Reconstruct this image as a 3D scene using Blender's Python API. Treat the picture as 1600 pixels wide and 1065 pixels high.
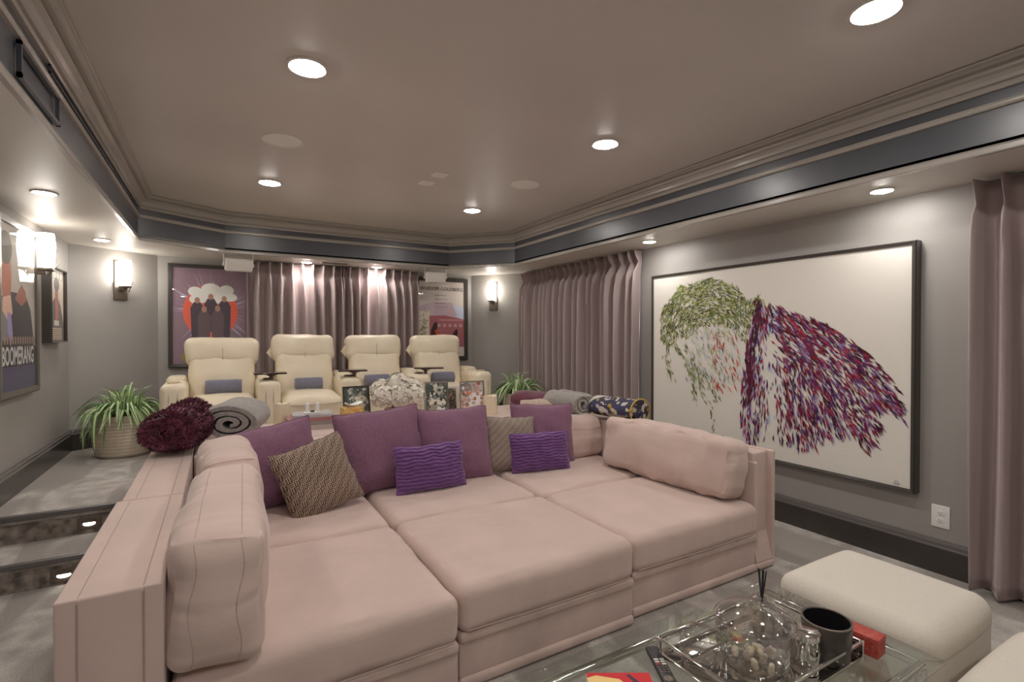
import bpy, math, random
from mathutils import Vector, Matrix, noise, Euler
from mathutils.bvhtree import BVHTree

for o in list(bpy.data.objects):
    bpy.data.objects.remove(o, do_unlink=True)
SC = bpy.context.scene
COL = SC.collection
PI = math.pi
R = math.radians

# ---------------------------------------------------------------- camera, world, exposure
cam_d = bpy.data.cameras.new('camera')
cam = bpy.data.objects.new('camera', cam_d)
COL.objects.link(cam)
cam.location = (0.0, 0.0, 1.30)
cam.rotation_euler = (R(90 - 0.584), 0.0, R(-30.206))
cam_d.sensor_width = 36.0
cam_d.lens = 785.0 / 1600.0 * 36.0
cam_d.clip_start = 0.02
SC.camera = cam
wd = bpy.data.worlds.new('world')
wd.use_nodes = True
wd.node_tree.nodes['Background'].inputs[0].default_value = (0.05, 0.05, 0.05, 1)
wd.node_tree.nodes['Background'].inputs[1].default_value = 0.2
SC.world = wd
SC.view_settings.view_transform = 'Standard'
SC.view_settings.look = 'None'
SC.view_settings.gamma = 1.0
SC.view_settings.use_curve_mapping = False
SC.cycles.transparent_max_bounces = 32
SC.view_settings.exposure = 0.43
CAN_TRAY = 126.0       # radiance of the large ceiling downlights
CAN_SOFFIT = 110.0     # radiance of the small soffit downlights
SCONCE = 12.0
LIGHT_COL = (1.0, 0.955, 0.90)

# ---------------------------------------------------------------- materials
MATS = {}
def nt_new(name):
    m = bpy.data.materials.new(name)
    m.use_nodes = True
    nt = m.node_tree
    b = nt.nodes['Principled BSDF']
    return m, nt, b
def setin(b, key, val):
    if key in b.inputs:
        b.inputs[key].default_value = val
def mk(name, col, rough=0.6, metal=0.0, spec=0.5, var=0.0, vscale=6.0, bump=0.0, bscale=80.0, sheen=0.0,
       coat=0.0, col2=None, detail=4.0, aniso=(1, 1, 1), croughness=0.1):
    m, nt, b = nt_new(name)
    c = (col[0], col[1], col[2], 1)
    setin(b, 'Base Color', c); setin(b, 'Roughness', rough); setin(b, 'Metallic', metal)
    setin(b, 'Specular IOR Level', spec); setin(b, 'Sheen Weight', sheen); setin(b, 'Sheen Roughness', 0.4)
    setin(b, 'Coat Weight', coat); setin(b, 'Coat Roughness', croughness)
    if var or bump or col2:
        tc = nt.nodes.new('ShaderNodeTexCoord')
        mp = nt.nodes.new('ShaderNodeMapping')
        mp.inputs['Scale'].default_value = aniso
        nt.links.new(tc.outputs['Object'], mp.inputs[0])
    if var or col2:
        n = nt.nodes.new('ShaderNodeTexNoise')
        n.inputs['Scale'].default_value = vscale; n.inputs['Detail'].default_value = detail
        nt.links.new(mp.outputs[0], n.inputs['Vector'])
        rp = nt.nodes.new('ShaderNodeValToRGB')
        rp.color_ramp.elements[0].position = 0.35; rp.color_ramp.elements[1].position = 0.65
        if col2:
            c2 = (col2[0], col2[1], col2[2], 1)
            rp.color_ramp.elements[0].color = c; rp.color_ramp.elements[1].color = c2
        else:
            rp.color_ramp.elements[0].color = tuple(x * (1 - var) for x in col) + (1,)
            rp.color_ramp.elements[1].color = tuple(min(1, x * (1 + var)) for x in col) + (1,)
        nt.links.new(n.outputs['Fac'], rp.inputs[0])
        nt.links.new(rp.outputs[0], b.inputs['Base Color'])
    if bump:
        n2 = nt.nodes.new('ShaderNodeTexNoise')
        n2.inputs['Scale'].default_value = bscale; n2.inputs['Detail'].default_value = 5
        nt.links.new(mp.outputs[0], n2.inputs['Vector'])
        bp = nt.nodes.new('ShaderNodeBump')
        bp.inputs['Strength'].default_value = bump; bp.inputs['Distance'].default_value = 0.01
        nt.links.new(n2.outputs['Fac'], bp.inputs['Height'])
        nt.links.new(bp.outputs[0], b.inputs['Normal'])
    MATS[name] = m
    return m
def mk_emit(name, col, strength):
    m, nt, b = nt_new(name)
    setin(b, 'Base Color', (0.9, 0.9, 0.9, 1))
    setin(b, 'Emission Color', (col[0], col[1], col[2], 1)); setin(b, 'Emission Strength', strength)
    MATS[name] = m
    return m
def mk_glass(name, tint=(1, 1, 1), rough=0.0, base=0.0, ior=1.45):
    # thin clear pane: transparent with a fresnel mirror
    m = bpy.data.materials.new(name); m.use_nodes = True
    nt = m.node_tree; nt.nodes.clear()
    out = nt.nodes.new('ShaderNodeOutputMaterial'); mix = nt.nodes.new('ShaderNodeMixShader')
    tr = nt.nodes.new('ShaderNodeBsdfTransparent'); gl = nt.nodes.new('ShaderNodeBsdfGlossy')
    fr = nt.nodes.new('ShaderNodeFresnel')
    ge = nt.nodes.new('ShaderNodeNewGeometry'); io = nt.nodes.new('ShaderNodeMix')   # same index from either face of the thin wall
    io.inputs[2].default_value = ior; io.inputs[3].default_value = 1 / ior
    nt.links.new(ge.outputs['Backfacing'], io.inputs[0]); nt.links.new(io.outputs[0], fr.inputs[0])
    tr.inputs[0].default_value = tint + (1,); gl.inputs[1].default_value = rough
    add = nt.nodes.new('ShaderNodeMath'); add.operation = 'ADD'; add.inputs[1].default_value = base
    nt.links.new(fr.outputs[0], add.inputs[0]); nt.links.new(add.outputs[0], mix.inputs[0])
    nt.links.new(tr.outputs[0], mix.inputs[1]); nt.links.new(gl.outputs[0], mix.inputs[2])
    nt.links.new(mix.outputs[0], out.inputs[0])
    MATS[name] = m
    return m
def mk_attr(name, rough=0.6, spec=0.3, coat=0.0):
    m, nt, b = nt_new(name)
    a = nt.nodes.new('ShaderNodeAttribute'); a.attribute_name = 'Col'
    nt.links.new(a.outputs['Color'], b.inputs['Base Color'])
    setin(b, 'Roughness', rough); setin(b, 'Specular IOR Level', spec); setin(b, 'Coat Weight', coat)
    MATS[name] = m
    return m

mk('wall_paint', (0.365, 0.345, 0.325), 0.5, var=0.05, vscale=1.5, bump=0.03, bscale=120)
mk('soffit_paint', (0.66, 0.62, 0.565), 0.45, var=0.03, vscale=1.2)
mk('ceiling_paint', (0.69, 0.64, 0.60), 0.42, var=0.05, vscale=0.8)
mk('lacquer', (0.085, 0.09, 0.105), 0.36, var=0.12, vscale=2.0, bump=0.03, bscale=6, coat=0.35, croughness=0.28)
mk('trim_paint', (0.42, 0.385, 0.345), 0.25, coat=0.4)
mk('baseboard_paint', (0.055, 0.047, 0.042), 0.25, var=0.15, vscale=3, coat=0.3)
mk('baseboard_cap', (0.16, 0.145, 0.14), 0.25, coat=0.3)
mk('riser_carpet', (0.14, 0.115, 0.098), 0.9, col2=(0.40, 0.345, 0.30), vscale=22, bump=0.6, bscale=160, detail=6)
mk('nosing', (0.20, 0.19, 0.19), 0.35, metal=0.6)
mk('suede', (0.62, 0.475, 0.425), 0.85, var=0.05, vscale=4.0, bump=0.12, bscale=30, sheen=0.25)
mk('suede_dark', (0.60, 0.46, 0.41), 0.85, var=0.10, vscale=5.0, bump=0.12, bscale=30, sheen=0.25)
mk('seam', (0.47, 0.36, 0.32), 0.9)
mk('leather', (0.84, 0.735, 0.565), 0.38, var=0.04, vscale=5, bump=0.12, bscale=60)
mk('leather_seam', (0.60, 0.50, 0.36), 0.5)
mk('olive_gold', (0.36, 0.30, 0.12), 0.6)
mk('dark_wood', (0.035, 0.018, 0.014), 0.15, coat=0.6)
mk('black_metal', (0.03, 0.028, 0.028), 0.35, metal=0.5)
mk('bronze', (0.20, 0.165, 0.135), 0.4, metal=0.7)
mk('chrome', (0.85, 0.83, 0.80), 0.08, metal=1.0)
mk('mirror', (0.75, 0.74, 0.72), 0.03, metal=1.0)
mk('white_plastic', (0.72, 0.68, 0.63), 0.4)
mk('bright_white', (0.88, 0.87, 0.85), 0.35)
mk('speaker_white', (0.93, 0.90, 0.86), 0.5)
mk('dark_slot', (0.05, 0.045, 0.04), 0.8)
mk('frame_dark', (0.055, 0.048, 0.042), 0.3, coat=0.2)
mk('frame_grey', (0.15, 0.135, 0.11), 0.3, coat=0.3)
mk('purple_cloth', (0.235, 0.11, 0.175), 0.9, var=0.16, vscale=130, bump=0.35, bscale=140, sheen=0.35)
mk('violet_cloth', (0.175, 0.068, 0.235), 0.75, var=0.12, vscale=20, sheen=0.5)
mk('towel_blue', (0.20, 0.20, 0.265), 0.95, var=0.08, vscale=40, bump=0.3, bscale=150, sheen=0.4)
mk('burgundy_fur', (0.055, 0.006, 0.016), 0.55, col2=(0.17, 0.028, 0.06), vscale=14, bump=0.6, bscale=45, sheen=0.5)
mk('burgundy_side', (0.13, 0.022, 0.05), 0.7, var=0.25, vscale=10, bump=0.3, bscale=60, sheen=0.5)
mk('grey_fleece', (0.36, 0.325, 0.30), 0.95, var=0.12, vscale=50, bump=0.9, bscale=110, sheen=0.4)
mk('beige_fleece', (0.55, 0.42, 0.34), 0.95, var=0.15, vscale=30, bump=0.9, bscale=90, sheen=0.4)
mk('ottoman_cloth', (0.70, 0.64, 0.56), 0.9, var=0.025, vscale=150, bump=0.2, bscale=220)
mk('wax', (0.80, 0.68, 0.50), 0.5, var=0.04, vscale=8)
mk('pot_cream', (0.62, 0.53, 0.42), 0.55, var=0.08, vscale=9)
mk('soil', (0.05, 0.035, 0.025), 0.95, var=0.3, vscale=40)
mk('petal', (0.86, 0.80, 0.70), 0.8, var=0.05, vscale=20)
mk('stem_green', (0.16, 0.24, 0.08), 0.7)
mk('cup_dark', (0.04, 0.032, 0.028), 0.3, col2=(0.09, 0.07, 0.058), vscale=7, coat=0.3)
mk('cup_inside', (0.012, 0.010, 0.012), 0.3)
mk('red_box', (0.42, 0.035, 0.03), 0.5, col2=(0.50, 0.10, 0.07), vscale=70)
mk('plastic_black', (0.03, 0.027, 0.03), 0.4)
mk('canvas', (0.80, 0.76, 0.70), 0.55, bump=0.05, bscale=300)
mk('gold_edge', (0.60, 0.40, 0.08), 0.8)
mk_attr('print', 0.55, 0.25)
mk_attr('print_matte', 0.9, 0.1)
mk_attr('leafy', 0.5, 0.3)
mk_emit('can_big', LIGHT_COL, CAN_TRAY)
mk_emit('can_small', LIGHT_COL, CAN_SOFFIT)
mk_emit('sconce_glow', (1.0, 0.93, 0.83), SCONCE)
mk_emit('step_glow', (1.0, 0.93, 0.82), 7.0)
mk_glass('pane', (1, 1, 1), 0.0, 0.0)
mk_glass('table_glass', (0.94, 0.975, 0.955), 0.0, 0.05)
mk_glass('jar_glass', (0.97, 0.975, 0.97), 0.02, 0.09, 1.85)

def carpet_mat():
    m, nt, b = nt_new('carpet')
    tc = nt.nodes.new('ShaderNodeTexCoord')
    def noi(scale, detail, sc=(1, 1, 1), rot=0.0, dist=0.0):
        mp = nt.nodes.new('ShaderNodeMapping'); mp.inputs['Scale'].default_value = sc
        mp.inputs['Rotation'].default_value = (0, 0, rot)
        nt.links.new(tc.outputs['Object'], mp.inputs[0])
        n = nt.nodes.new('ShaderNodeTexNoise'); n.inputs['Scale'].default_value = scale
        n.inputs['Detail'].default_value = detail; n.inputs['Distortion'].default_value = dist
        nt.links.new(mp.outputs[0], n.inputs['Vector']); return n
    def mixc(f, a, bb):
        x = nt.nodes.new('ShaderNodeMix'); x.data_type = 'RGBA'
        nt.links.new(f, x.inputs[0])
        for i, v in ((6, a), (7, bb)):
            if isinstance(v, tuple): x.inputs[i].default_value = v + (1,)
            else: nt.links.new(v, x.inputs[i])
        return x.outputs[2]
    def ramp(n, p0, p1):
        r = nt.nodes.new('ShaderNodeValToRGB'); r.color_ramp.elements[0].position = p0; r.color_ramp.elements[1].position = p1
        nt.links.new(n.outputs['Fac'], r.inputs[0]); return r.outputs[0]
    swath = ramp(noi(1.1, 1.0, (3.2, 0.8, 1), 0.5, 0.4), 0.47, 0.53)
    fine = ramp(noi(140, 3), 0.3, 0.7)
    blot = ramp(noi(9, 4), 0.35, 0.7)
    c1 = mixc(swath, (0.42, 0.375, 0.34), (0.74, 0.685, 0.63))
    c2 = mixc(blot, c1, (0.42, 0.38, 0.345))
    dark = nt.nodes.new('ShaderNodeMix'); dark.data_type = 'RGBA'; dark.blend_type = 'MULTIPLY'
    dark.inputs[0].default_value = 0.35
    nt.links.new(c2, dark.inputs[6]); nt.links.new(fine, dark.inputs[7])
    nt.links.new(dark.outputs[2], b.inputs['Base Color'])
    bp = nt.nodes.new('ShaderNodeBump'); bp.inputs['Strength'].default_value = 0.5; bp.inputs['Distance'].default_value = 0.01
    n = noi(200, 3); nt.links.new(n.outputs['Fac'], bp.inputs['Height']); nt.links.new(bp.outputs[0], b.inputs['Normal'])
    setin(b, 'Roughness', 0.95); setin(b, 'Sheen Weight', 0.3); setin(b, 'Specular IOR Level', 0.1)
    MATS['carpet'] = m
carpet_mat()

def weave_mat(name, light, darkc, scale):
    # basket weave: checker of short horizontal and vertical bars, on the cloth's own x/z coordinates
    m, nt, b = nt_new(name)
    tc = nt.nodes.new('ShaderNodeTexCoord')
    sep = nt.nodes.new('ShaderNodeSeparateXYZ'); nt.links.new(tc.outputs['Object'], sep.inputs[0])
    def mth(op, a, bb=None):
        n = nt.nodes.new('ShaderNodeMath'); n.operation = op
        for i, v in ((0, a), (1, bb)):
            if v is None: continue
            if isinstance(v, (int, float)): n.inputs[i].default_value = v
            else: nt.links.new(v, n.inputs[i])
        return n.outputs[0]
    c45 = math.cos(PI / 4)
    ux = mth('MULTIPLY', sep.outputs['X'], scale); uz = mth('MULTIPLY', sep.outputs['Z'], scale)
    cx = mth('FLOOR', ux); cz = mth('FLOOR', uz)
    chk = mth('MODULO', mth('ABSOLUTE', mth('ADD', cx, cz)), 2.0)
    bx = mth('FRACT', mth('MULTIPLY', ux, 3.0)); bz = mth('FRACT', mth('MULTIPLY', uz, 3.0))
    a = mth('GREATER_THAN', bx, 0.52); c = mth('GREATER_THAN', bz, 0.52)
    val = mth('ADD', mth('MULTIPLY', a, chk), mth('MULTIPLY', c, mth('SUBTRACT', 1.0, chk)))
    mx = nt.nodes.new('ShaderNodeMix'); mx.data_type = 'RGBA'
    nt.links.new(val, mx.inputs[0]); mx.inputs[6].default_value = light + (1,); mx.inputs[7].default_value = darkc + (1,)
    nt.links.new(mx.outputs[2], b.inputs['Base Color'])
    bp = nt.nodes.new('ShaderNodeBump'); bp.inputs['Strength'].default_value = 0.5; bp.inputs['Distance'].default_value = 0.004
    bp.invert = True
    nt.links.new(val, bp.inputs['Height']); nt.links.new(bp.outputs[0], b.inputs['Normal'])
    setin(b, 'Roughness', 0.85); setin(b, 'Sheen Weight', 0.3)
    MATS[name] = m
weave_mat('weave_warm', (0.42, 0.30, 0.225), (0.04, 0.022, 0.018), 36.0)
weave_mat('weave_pale', (0.42, 0.33, 0.27), (0.10, 0.072, 0.062), 42.0)

def velvet_mat():
    m, nt, b = nt_new('velvet')
    tc = nt.nodes.new('ShaderNodeTexCoord'); mp = nt.nodes.new('ShaderNodeMapping'); mp.inputs['Scale'].default_value = (9, 9, 0.9)
    nt.links.new(tc.outputs['Object'], mp.inputs[0])
    n = nt.nodes.new('ShaderNodeTexNoise'); n.inputs['Scale'].default_value = 1.5; n.inputs['Detail'].default_value = 3
    nt.links.new(mp.outputs[0], n.inputs['Vector'])
    r = nt.nodes.new('ShaderNodeValToRGB')
    r.color_ramp.elements[0].color = (0.33, 0.255, 0.255, 1); r.color_ramp.elements[1].color = (0.50, 0.41, 0.40, 1)
    nt.links.new(n.outputs['Fac'], r.inputs[0]); nt.links.new(r.outputs[0], b.inputs['Base Color'])
    setin(b, 'Roughness', 0.6); setin(b, 'Sheen Weight', 0.9); setin(b, 'Sheen Roughness', 0.35)
    setin(b, 'Sheen Tint', (0.95, 0.80, 0.80, 1)); setin(b, 'Specular IOR Level', 0.3)
    MATS['velvet'] = m
velvet_mat()

# ---------------------------------------------------------------- mesh helpers
class MB:
    def __init__(s): s.v = []; s.f = []; s.c = []
    def add(s, verts, faces, M=None, col=None):
        b = len(s.v)
        for p in verts:
            p = Vector(p)
            s.v.append(M @ p if M is not None else p)
        for fc in faces:
            s.f.append([i + b for i in fc]); s.c.append(col)
        return s
    def box(s, lo, hi, M=None, col=None):
        x0, y0, z0 = lo; x1, y1, z1 = hi
        vs = [(x0, y0, z0), (x1, y0, z0), (x1, y1, z0), (x0, y1, z0), (x0, y0, z1), (x1, y0, z1), (x1, y1, z1), (x0, y1, z1)]
        fs = [(0, 3, 2, 1), (4, 5, 6, 7), (0, 1, 5, 4), (1, 2, 6, 5), (2, 3, 7, 6), (3, 0, 4, 7)]
        return s.add(vs, fs, M, col)
    def bbox(s, lo, hi, r=0.006, M=None, seg=2):
        c = [(a + b) / 2 for a, b in zip(lo, hi)]; h = [(b - a) for a, b in zip(lo, hi)]
        T = Matrix.Translation(c)
        return s.rbox(h, r, 1, seg, M=(M @ T if M is not None else T))
    def rbox(s, size, r, n=4, seg=3, crown=0.0, nz=0.0, nsc=4.0, M=None, side=0.0, seed=0.0, crown_bottom=0.0, wr=0.0, wf=9.0, ear=0.0, creases=()):
        h = [x / 2 for x in size]; r = min(r, min(h) * 0.98)
        def vals(hh):
            a = [-hh + r * k / seg for k in range(seg)]
            inner = [-(hh - r) + 2 * (hh - r) * k / n for k in range(n + 1)]
            return a + inner + [-q for q in reversed(a)]
        V = [vals(q) for q in h]; idx = {}; vs = []; fs = []
        def vert(i, j, k):
            key = (i, j, k)
            if key in idx: return idx[key]
            q = Vector((V[0][i], V[1][j], V[2][k]))
            c = Vector([max(-(h[a] - r), min(h[a] - r, q[a])) for a in range(3)])
            d = q - c
            if d.length > 1e-9: q = c + d.normalized() * r
            fx = 1 - (q.x / h[0]) ** 2; fy = 1 - (q.y / h[1]) ** 2; fz = 1 - (q.z / h[2]) ** 2
            if crown and q.z > 0: q.z += crown * max(0, fx) ** 0.6 * max(0, fy) ** 0.6 * (q.z / h[2])
            if crown_bottom and q.z < 0: q.z += crown_bottom * max(0, fx) * max(0, fy) * (q.z / h[2])
            if side:
                q.x += side * (q.x / h[0]) * max(0, fy) * max(0, fz); q.y += side * (q.y / h[1]) * max(0, fx) * max(0, fz)
            if creases and q.z > h[2] * 0.6:
                for (ax_, ay_), (bx_, by_), dep, wd_ in creases:
                    A_ = Vector((ax_, ay_)); D_ = Vector((bx_, by_)) - A_; t_ = max(0.0, min(1.0, (Vector((q.x, q.y)) - A_).dot(D_) / D_.length_squared))
                    e_ = (Vector((q.x, q.y)) - A_ - D_ * t_).length / wd_
                    q.z += dep * (1.4 * math.exp(-((e_ - 1.3) ** 2)) - math.exp(-e_ * e_)) * math.sin(PI * min(1, max(0, 0.08 + t_ * 0.84)))
            if wr:
                rel = [abs(q[a] / h[a]) for a in range(3)]; ax = rel.index(max(rel)); sg = 1 if q[ax] > 0 else -1
                e2 = sorted(rel)[1]                       # creases gather toward the seams
                al = q.y if ax != 1 else (q.z if h[2] > 0.12 else q.x)
                o_ = q.x if ax == 2 else q.z
                g_ = noise.noise(Vector((al * wf, o_ * wf * 0.22 + seed, seed + ax))) + 0.4 * noise.noise(Vector((al * wf * 2.1, o_ * 2 - seed, ax * 2.0)))
                q[ax] += sg * wr * g_ * (0.15 + 0.85 * e2 ** 2)
                k_ = 1 + ear * (rel[0] * rel[1] * rel[2]) ** 3; q = q * k_
            if nz:
                w = noise.noise_vector(Vector((q.x * nsc + seed, q.y * nsc - seed, q.z * nsc + 3.1)))
                q = q + w * nz
            idx[key] = len(vs); vs.append(q); return idx[key]
        L = [len(x) - 1 for x in V]
        for i in range(L[0]):
            for j in range(L[1]):
                fs.append((vert(i, j, 0), vert(i, j + 1, 0), vert(i + 1, j + 1, 0), vert(i + 1, j, 0)))
                fs.append((vert(i, j, L[2]), vert(i + 1, j, L[2]), vert(i + 1, j + 1, L[2]), vert(i, j + 1, L[2])))
        for i in range(L[0]):
            for k in range(L[2]):
                fs.append((vert(i, 0, k), vert(i + 1, 0, k), vert(i + 1, 0, k + 1), vert(i, 0, k + 1)))
                fs.append((vert(i, L[1], k), vert(i, L[1], k + 1), vert(i + 1, L[1], k + 1), vert(i + 1, L[1], k)))
        for j in range(L[1]):
            for k in range(L[2]):
                fs.append((vert(0, j, k), vert(0, j, k + 1), vert(0, j + 1, k + 1), vert(0, j + 1, k)))
                fs.append((vert(L[0], j, k), vert(L[0], j + 1, k), vert(L[0], j + 1, k + 1), vert(L[0], j, k + 1)))
        return s.add(vs, fs, M)
    def lathe(s, prof, n=24, M=None, sx=1.0, sy=1.0, cap=True, col=None):
        vs = []; fs = []
        for (r, zz) in prof:
            for k in range(n):
                a = 2 * PI * k / n
                vs.append((r * math.cos(a) * sx, r * math.sin(a) * sy, zz))
        for i in range(len(prof) - 1):
            for k in range(n):
                k2 = (k + 1) % n
                fs.append((i * n + k, i * n + k2, (i + 1) * n + k2, (i + 1) * n + k))
        if cap:
            fs.append(tuple(reversed(range(n)))); b = (len(prof) - 1) * n
            fs.append(tuple(range(b, b + n)))
        return s.add(vs, fs, M, col)
    def tube(s, pts, r, n=8, M=None, closed=False, col=None):
        pts = [Vector(p) for p in pts]; vs = []; fs = []; m = len(pts)
        up = Vector((0, 0, 1))
        for i, p in enumerate(pts):
            if closed: d = (pts[(i + 1) % m] - pts[i - 1])
            else: d = (pts[min(i + 1, m - 1)] - pts[max(i - 1, 0)])
            d.normalize()
            a = d.cross(up)
            if a.length < 1e-3: a = d.cross(Vector((1, 0, 0)))
            a.normalize(); b = d.cross(a)
            rr = r[i] if isinstance(r, (list, tuple)) else r
            for k in range(n):
                t = 2 * PI * k / n
                vs.append(p + a * math.cos(t) * rr + b * math.sin(t) * rr)
        for i in range(m if closed else m - 1):
            for k in range(n):
                k2 = (k + 1) % n; i2 = (i + 1) % m
                fs.append((i * n + k, i * n + k2, i2 * n + k2, i2 * n + k))
        if not closed:
            fs.append(tuple(reversed(range(n)))); fs.append(tuple(range((m - 1) * n, m * n)))
        return s.add(vs, fs, M, col)
    def prism(s, poly, z0, z1, M=None, col=None):
        n = len(poly)
        vs = [(x, y, z0) for x, y in poly] + [(x, y, z1) for x, y in poly]
        fs = [tuple(reversed(range(n))), tuple(range(n, 2 * n))]
        for i in range(n):
            j = (i + 1) % n
            fs.append((i, j, n + j, n + i))
        return s.add(vs, fs, M, col)
    def grid(s, fn, nu, nv, M=None, closeu=False, col=None):
        vs = [fn(i / nu, j / nv) for j in range(nv + 1) for i in range(nu + 1)]
        fs = [(j * (nu + 1) + i, j * (nu + 1) + i + 1, (j + 1) * (nu + 1) + i + 1, (j + 1) * (nu + 1) + i) for j in range(nv) for i in range(nu)]
        return s.add(vs, fs, M, col)
    def build(s, name, mat, parent=None, smooth=True, angle=40, M=None):
        me = bpy.data.meshes.new(name)
        me.from_pydata([tuple(p) for p in s.v], [], s.f)
        if any(c is not None for c in s.c):
            at = me.color_attributes.new('Col', 'FLOAT_COLOR', 'CORNER')
            k = 0
            for fi, p in enumerate(me.polygons):
                c = s.c[fi] or (0.5, 0.5, 0.5)
                for _ in range(p.loop_total):
                    at.data[k].color = (c[0], c[1], c[2], 1); k += 1
        me.materials.append(MATS[mat] if isinstance(mat, str) else mat)
        if smooth:
            me.shade_smooth()
            me.set_sharp_from_angle(angle=R(angle))
        me.update()
        return link(name, me, parent, M)
def link(name, me, parent=None, M=None):
    o = bpy.data.objects.new(name, me)
    COL.objects.link(o)
    if parent is not None: o.parent = parent
    if M is not None: o.matrix_local = M
    return o
def tag(o, label, cat, group=None):
    o['label'] = label; o['category'] = cat
    if group: o['group'] = group
    return o
def struct(o, label=None, cat=None):
    o['kind'] = 'structure'
    if label: o['label'] = label
    if cat: o['category'] = cat
    return o
def thing(name, label, cat, loc=(0, 0, 0), rz=0.0, group=None, M=None):
    o = bpy.data.objects.new(name, None); COL.objects.link(o)
    o.empty_display_size = 0.05
    if M is not None: o.matrix_world = M
    else:
        o.location = loc; o.rotation_euler = (0, 0, rz)
    return tag(o, label, cat, group)
def dup(root, loc, rz=None, label=None):
    r = root.copy(); COL.objects.link(r); r.location = loc
    if rz is not None: r.rotation_euler = (0, 0, rz)
    if label: r['label'] = label
    def rec(a, b):
        for ch in a.children:
            c = ch.copy(); COL.objects.link(c); c.parent = b; rec(ch, c)
    rec(root, r)
    return r
def frame_matrix(origin, right, up=(0, 0, 1)):
    r = Vector(right).normalized(); u = Vector(up).normalized(); n = r.cross(u)
    M = Matrix((r, u, n)).transposed().to_4x4(); M.translation = Vector(origin)
    return M
def TRS(loc, rx=0, ry=0, rz=0):
    return Matrix.Translation(loc) @ Euler((R(rx), R(ry), R(rz)), 'XYZ').to_matrix().to_4x4()
def ellipse(cx, cy, rx, ry, n=24, a0=0, a1=2 * PI):
    return [(cx + rx * math.cos(a0 + (a1 - a0) * k / n), cy + ry * math.sin(a0 + (a1 - a0) * k / n)) for k in range(n)]
class Art:
    """flat print: coloured polygons, later ones a hair in front of earlier ones"""
    def __init__(s, step=0.00004): s.mb = MB(); s.z = 0.0; s.step = step
    def poly(s, pts, col):
        s.mb.add([(x, y, s.z) for x, y in pts], [tuple(range(len(pts)))], col=col); s.z += s.step
    def rect(s, x0, y0, x1, y1, col): s.poly([(x0, y0), (x1, y0), (x1, y1), (x0, y1)], col)
    def stroke(s, p, ang, ln, w, col, bend=0.0):
        d = Vector((math.cos(ang), math.sin(ang))); n = Vector((-d.y, d.x)); p = Vector(p)
        A = p - d * ln / 2; B = p + d * ln / 2; m = p + n * bend
        s.poly([tuple(A), tuple(m - n * w / 2), tuple(B), tuple(m + n * w / 2)], col)
    def build(s, name, parent, mat='print', M=None): return s.mb.build(name, mat, parent, smooth=False, M=M)
def text_mesh(txt, size, mat, parent, M, name='lettering', sx=1.0, sy=1.0, bold=0.0, align='CENTER'):
    cu = bpy.data.curves.new(name, 'FONT'); cu.body = txt; cu.size = size; cu.align_x = align; cu.align_y = 'CENTER'
    cu.offset = bold; cu.resolution_u = 3
    tmp = bpy.data.objects.new(name + '_tmp', cu); COL.objects.link(tmp)
    bpy.context.view_layer.update()
    dg = bpy.context.evaluated_depsgraph_get()
    me = bpy.data.meshes.new_from_object(tmp.evaluated_get(dg))
    bpy.data.objects.remove(tmp, do_unlink=True)
    for v in me.vertices: v.co.x *= sx; v.co.y *= sy
    me.materials.clear(); me.materials.append(MATS[mat])
    return link(name, me, parent, M)

# ---------------------------------------------------------------- the room
ZP, ZS, ZC = 0.30, 2.10, 2.48            # platform, soffit, tray ceiling
WALL = [(-1.13, -1.9), (3.41, -1.9), (3.41, 5.44), (2.90, 6.06), (-0.53, 6.12), (-1.13, 5.69)]
WNAME = ['front', 'right', 'back_right', 'back', 'back_left', 'left']
TRAY = [(-0.575, -1.35), (2.93, -1.35), (2.93, 4.97), (2.375, 5.585), (0.05, 5.585), (-0.585, 5.215)]
def offset_poly(poly, d):
    """inward for d > 0, polygon counter-clockwise, mitred corners"""
    n = len(poly); out = []
    for i in range(n):
        p0, p1, p2 = Vector(poly[i - 1]), Vector(poly[i]), Vector(poly[(i + 1) % n])
        d1 = (p1 - p0).normalized(); d2 = (p2 - p1).normalized()
        n1 = Vector((-d1.y, d1.x)); n2 = Vector((-d2.y, d2.x))
        b = (n1 + n2); b.normalize()
        out.append(tuple(p1 + b * (d / max(0.2, b.dot(n1)))))
    return out
WOUT = offset_poly(WALL, -0.12)
for i, nm in enumerate(WNAME):
    j = (i + 1) % 6
    q = [WALL[i], WALL[j], WOUT[j], WOUT[i]]
    struct(MB().prism(q, 0, 2.6).build('wall_' + nm, 'wall_paint', smooth=False))
struct(MB().prism(WOUT, -0.1, 0.0).build('floor', 'carpet', smooth=False))
# raised platform with the landing on the left, and one step below it
ins = offset_poly(WALL, 0.0)
XS = -0.365
plat = [(-1.13, 3.78), (XS, 3.78), (XS, 4.14), (3.41, 4.14), (3.41, 5.44), (2.90, 6.06), (-0.53, 6.12), (-1.13, 5.69)]
struct(MB().prism(plat, 0.255, ZP).build('floor_platform', 'carpet', smooth=False))
platr = [(-1.13, 3.785), (XS - .005, 3.785), (XS - .005, 4.145), (3.41, 4.145), (3.41, 4.3), (-1.13, 4.3)]
struct(MB().prism(platr, 0.0, 0.255).build('floor_platform_riser', 'riser_carpet', smooth=False))
struct(MB().box((-1.13, 3.44, 0.105), (XS, 3.785, 0.145)).build('floor_step', 'carpet', smooth=False))
struct(MB().box((-1.13, 3.445, 0.0), (XS - .005, 3.785, 0.105)).build('floor_step_riser', 'riser_carpet', smooth=False))
struct(MB().bbox((-1.13, 3.762, ZP - 0.022), (XS, 3.79, ZP + 0.006), 0.006).build('trim_1', 'nosing'))
struct(MB().bbox((-1.13, 3.422, 0.124), (XS, 3.45, 0.151), 0.006).build('trim_2', 'nosing'))
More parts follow.
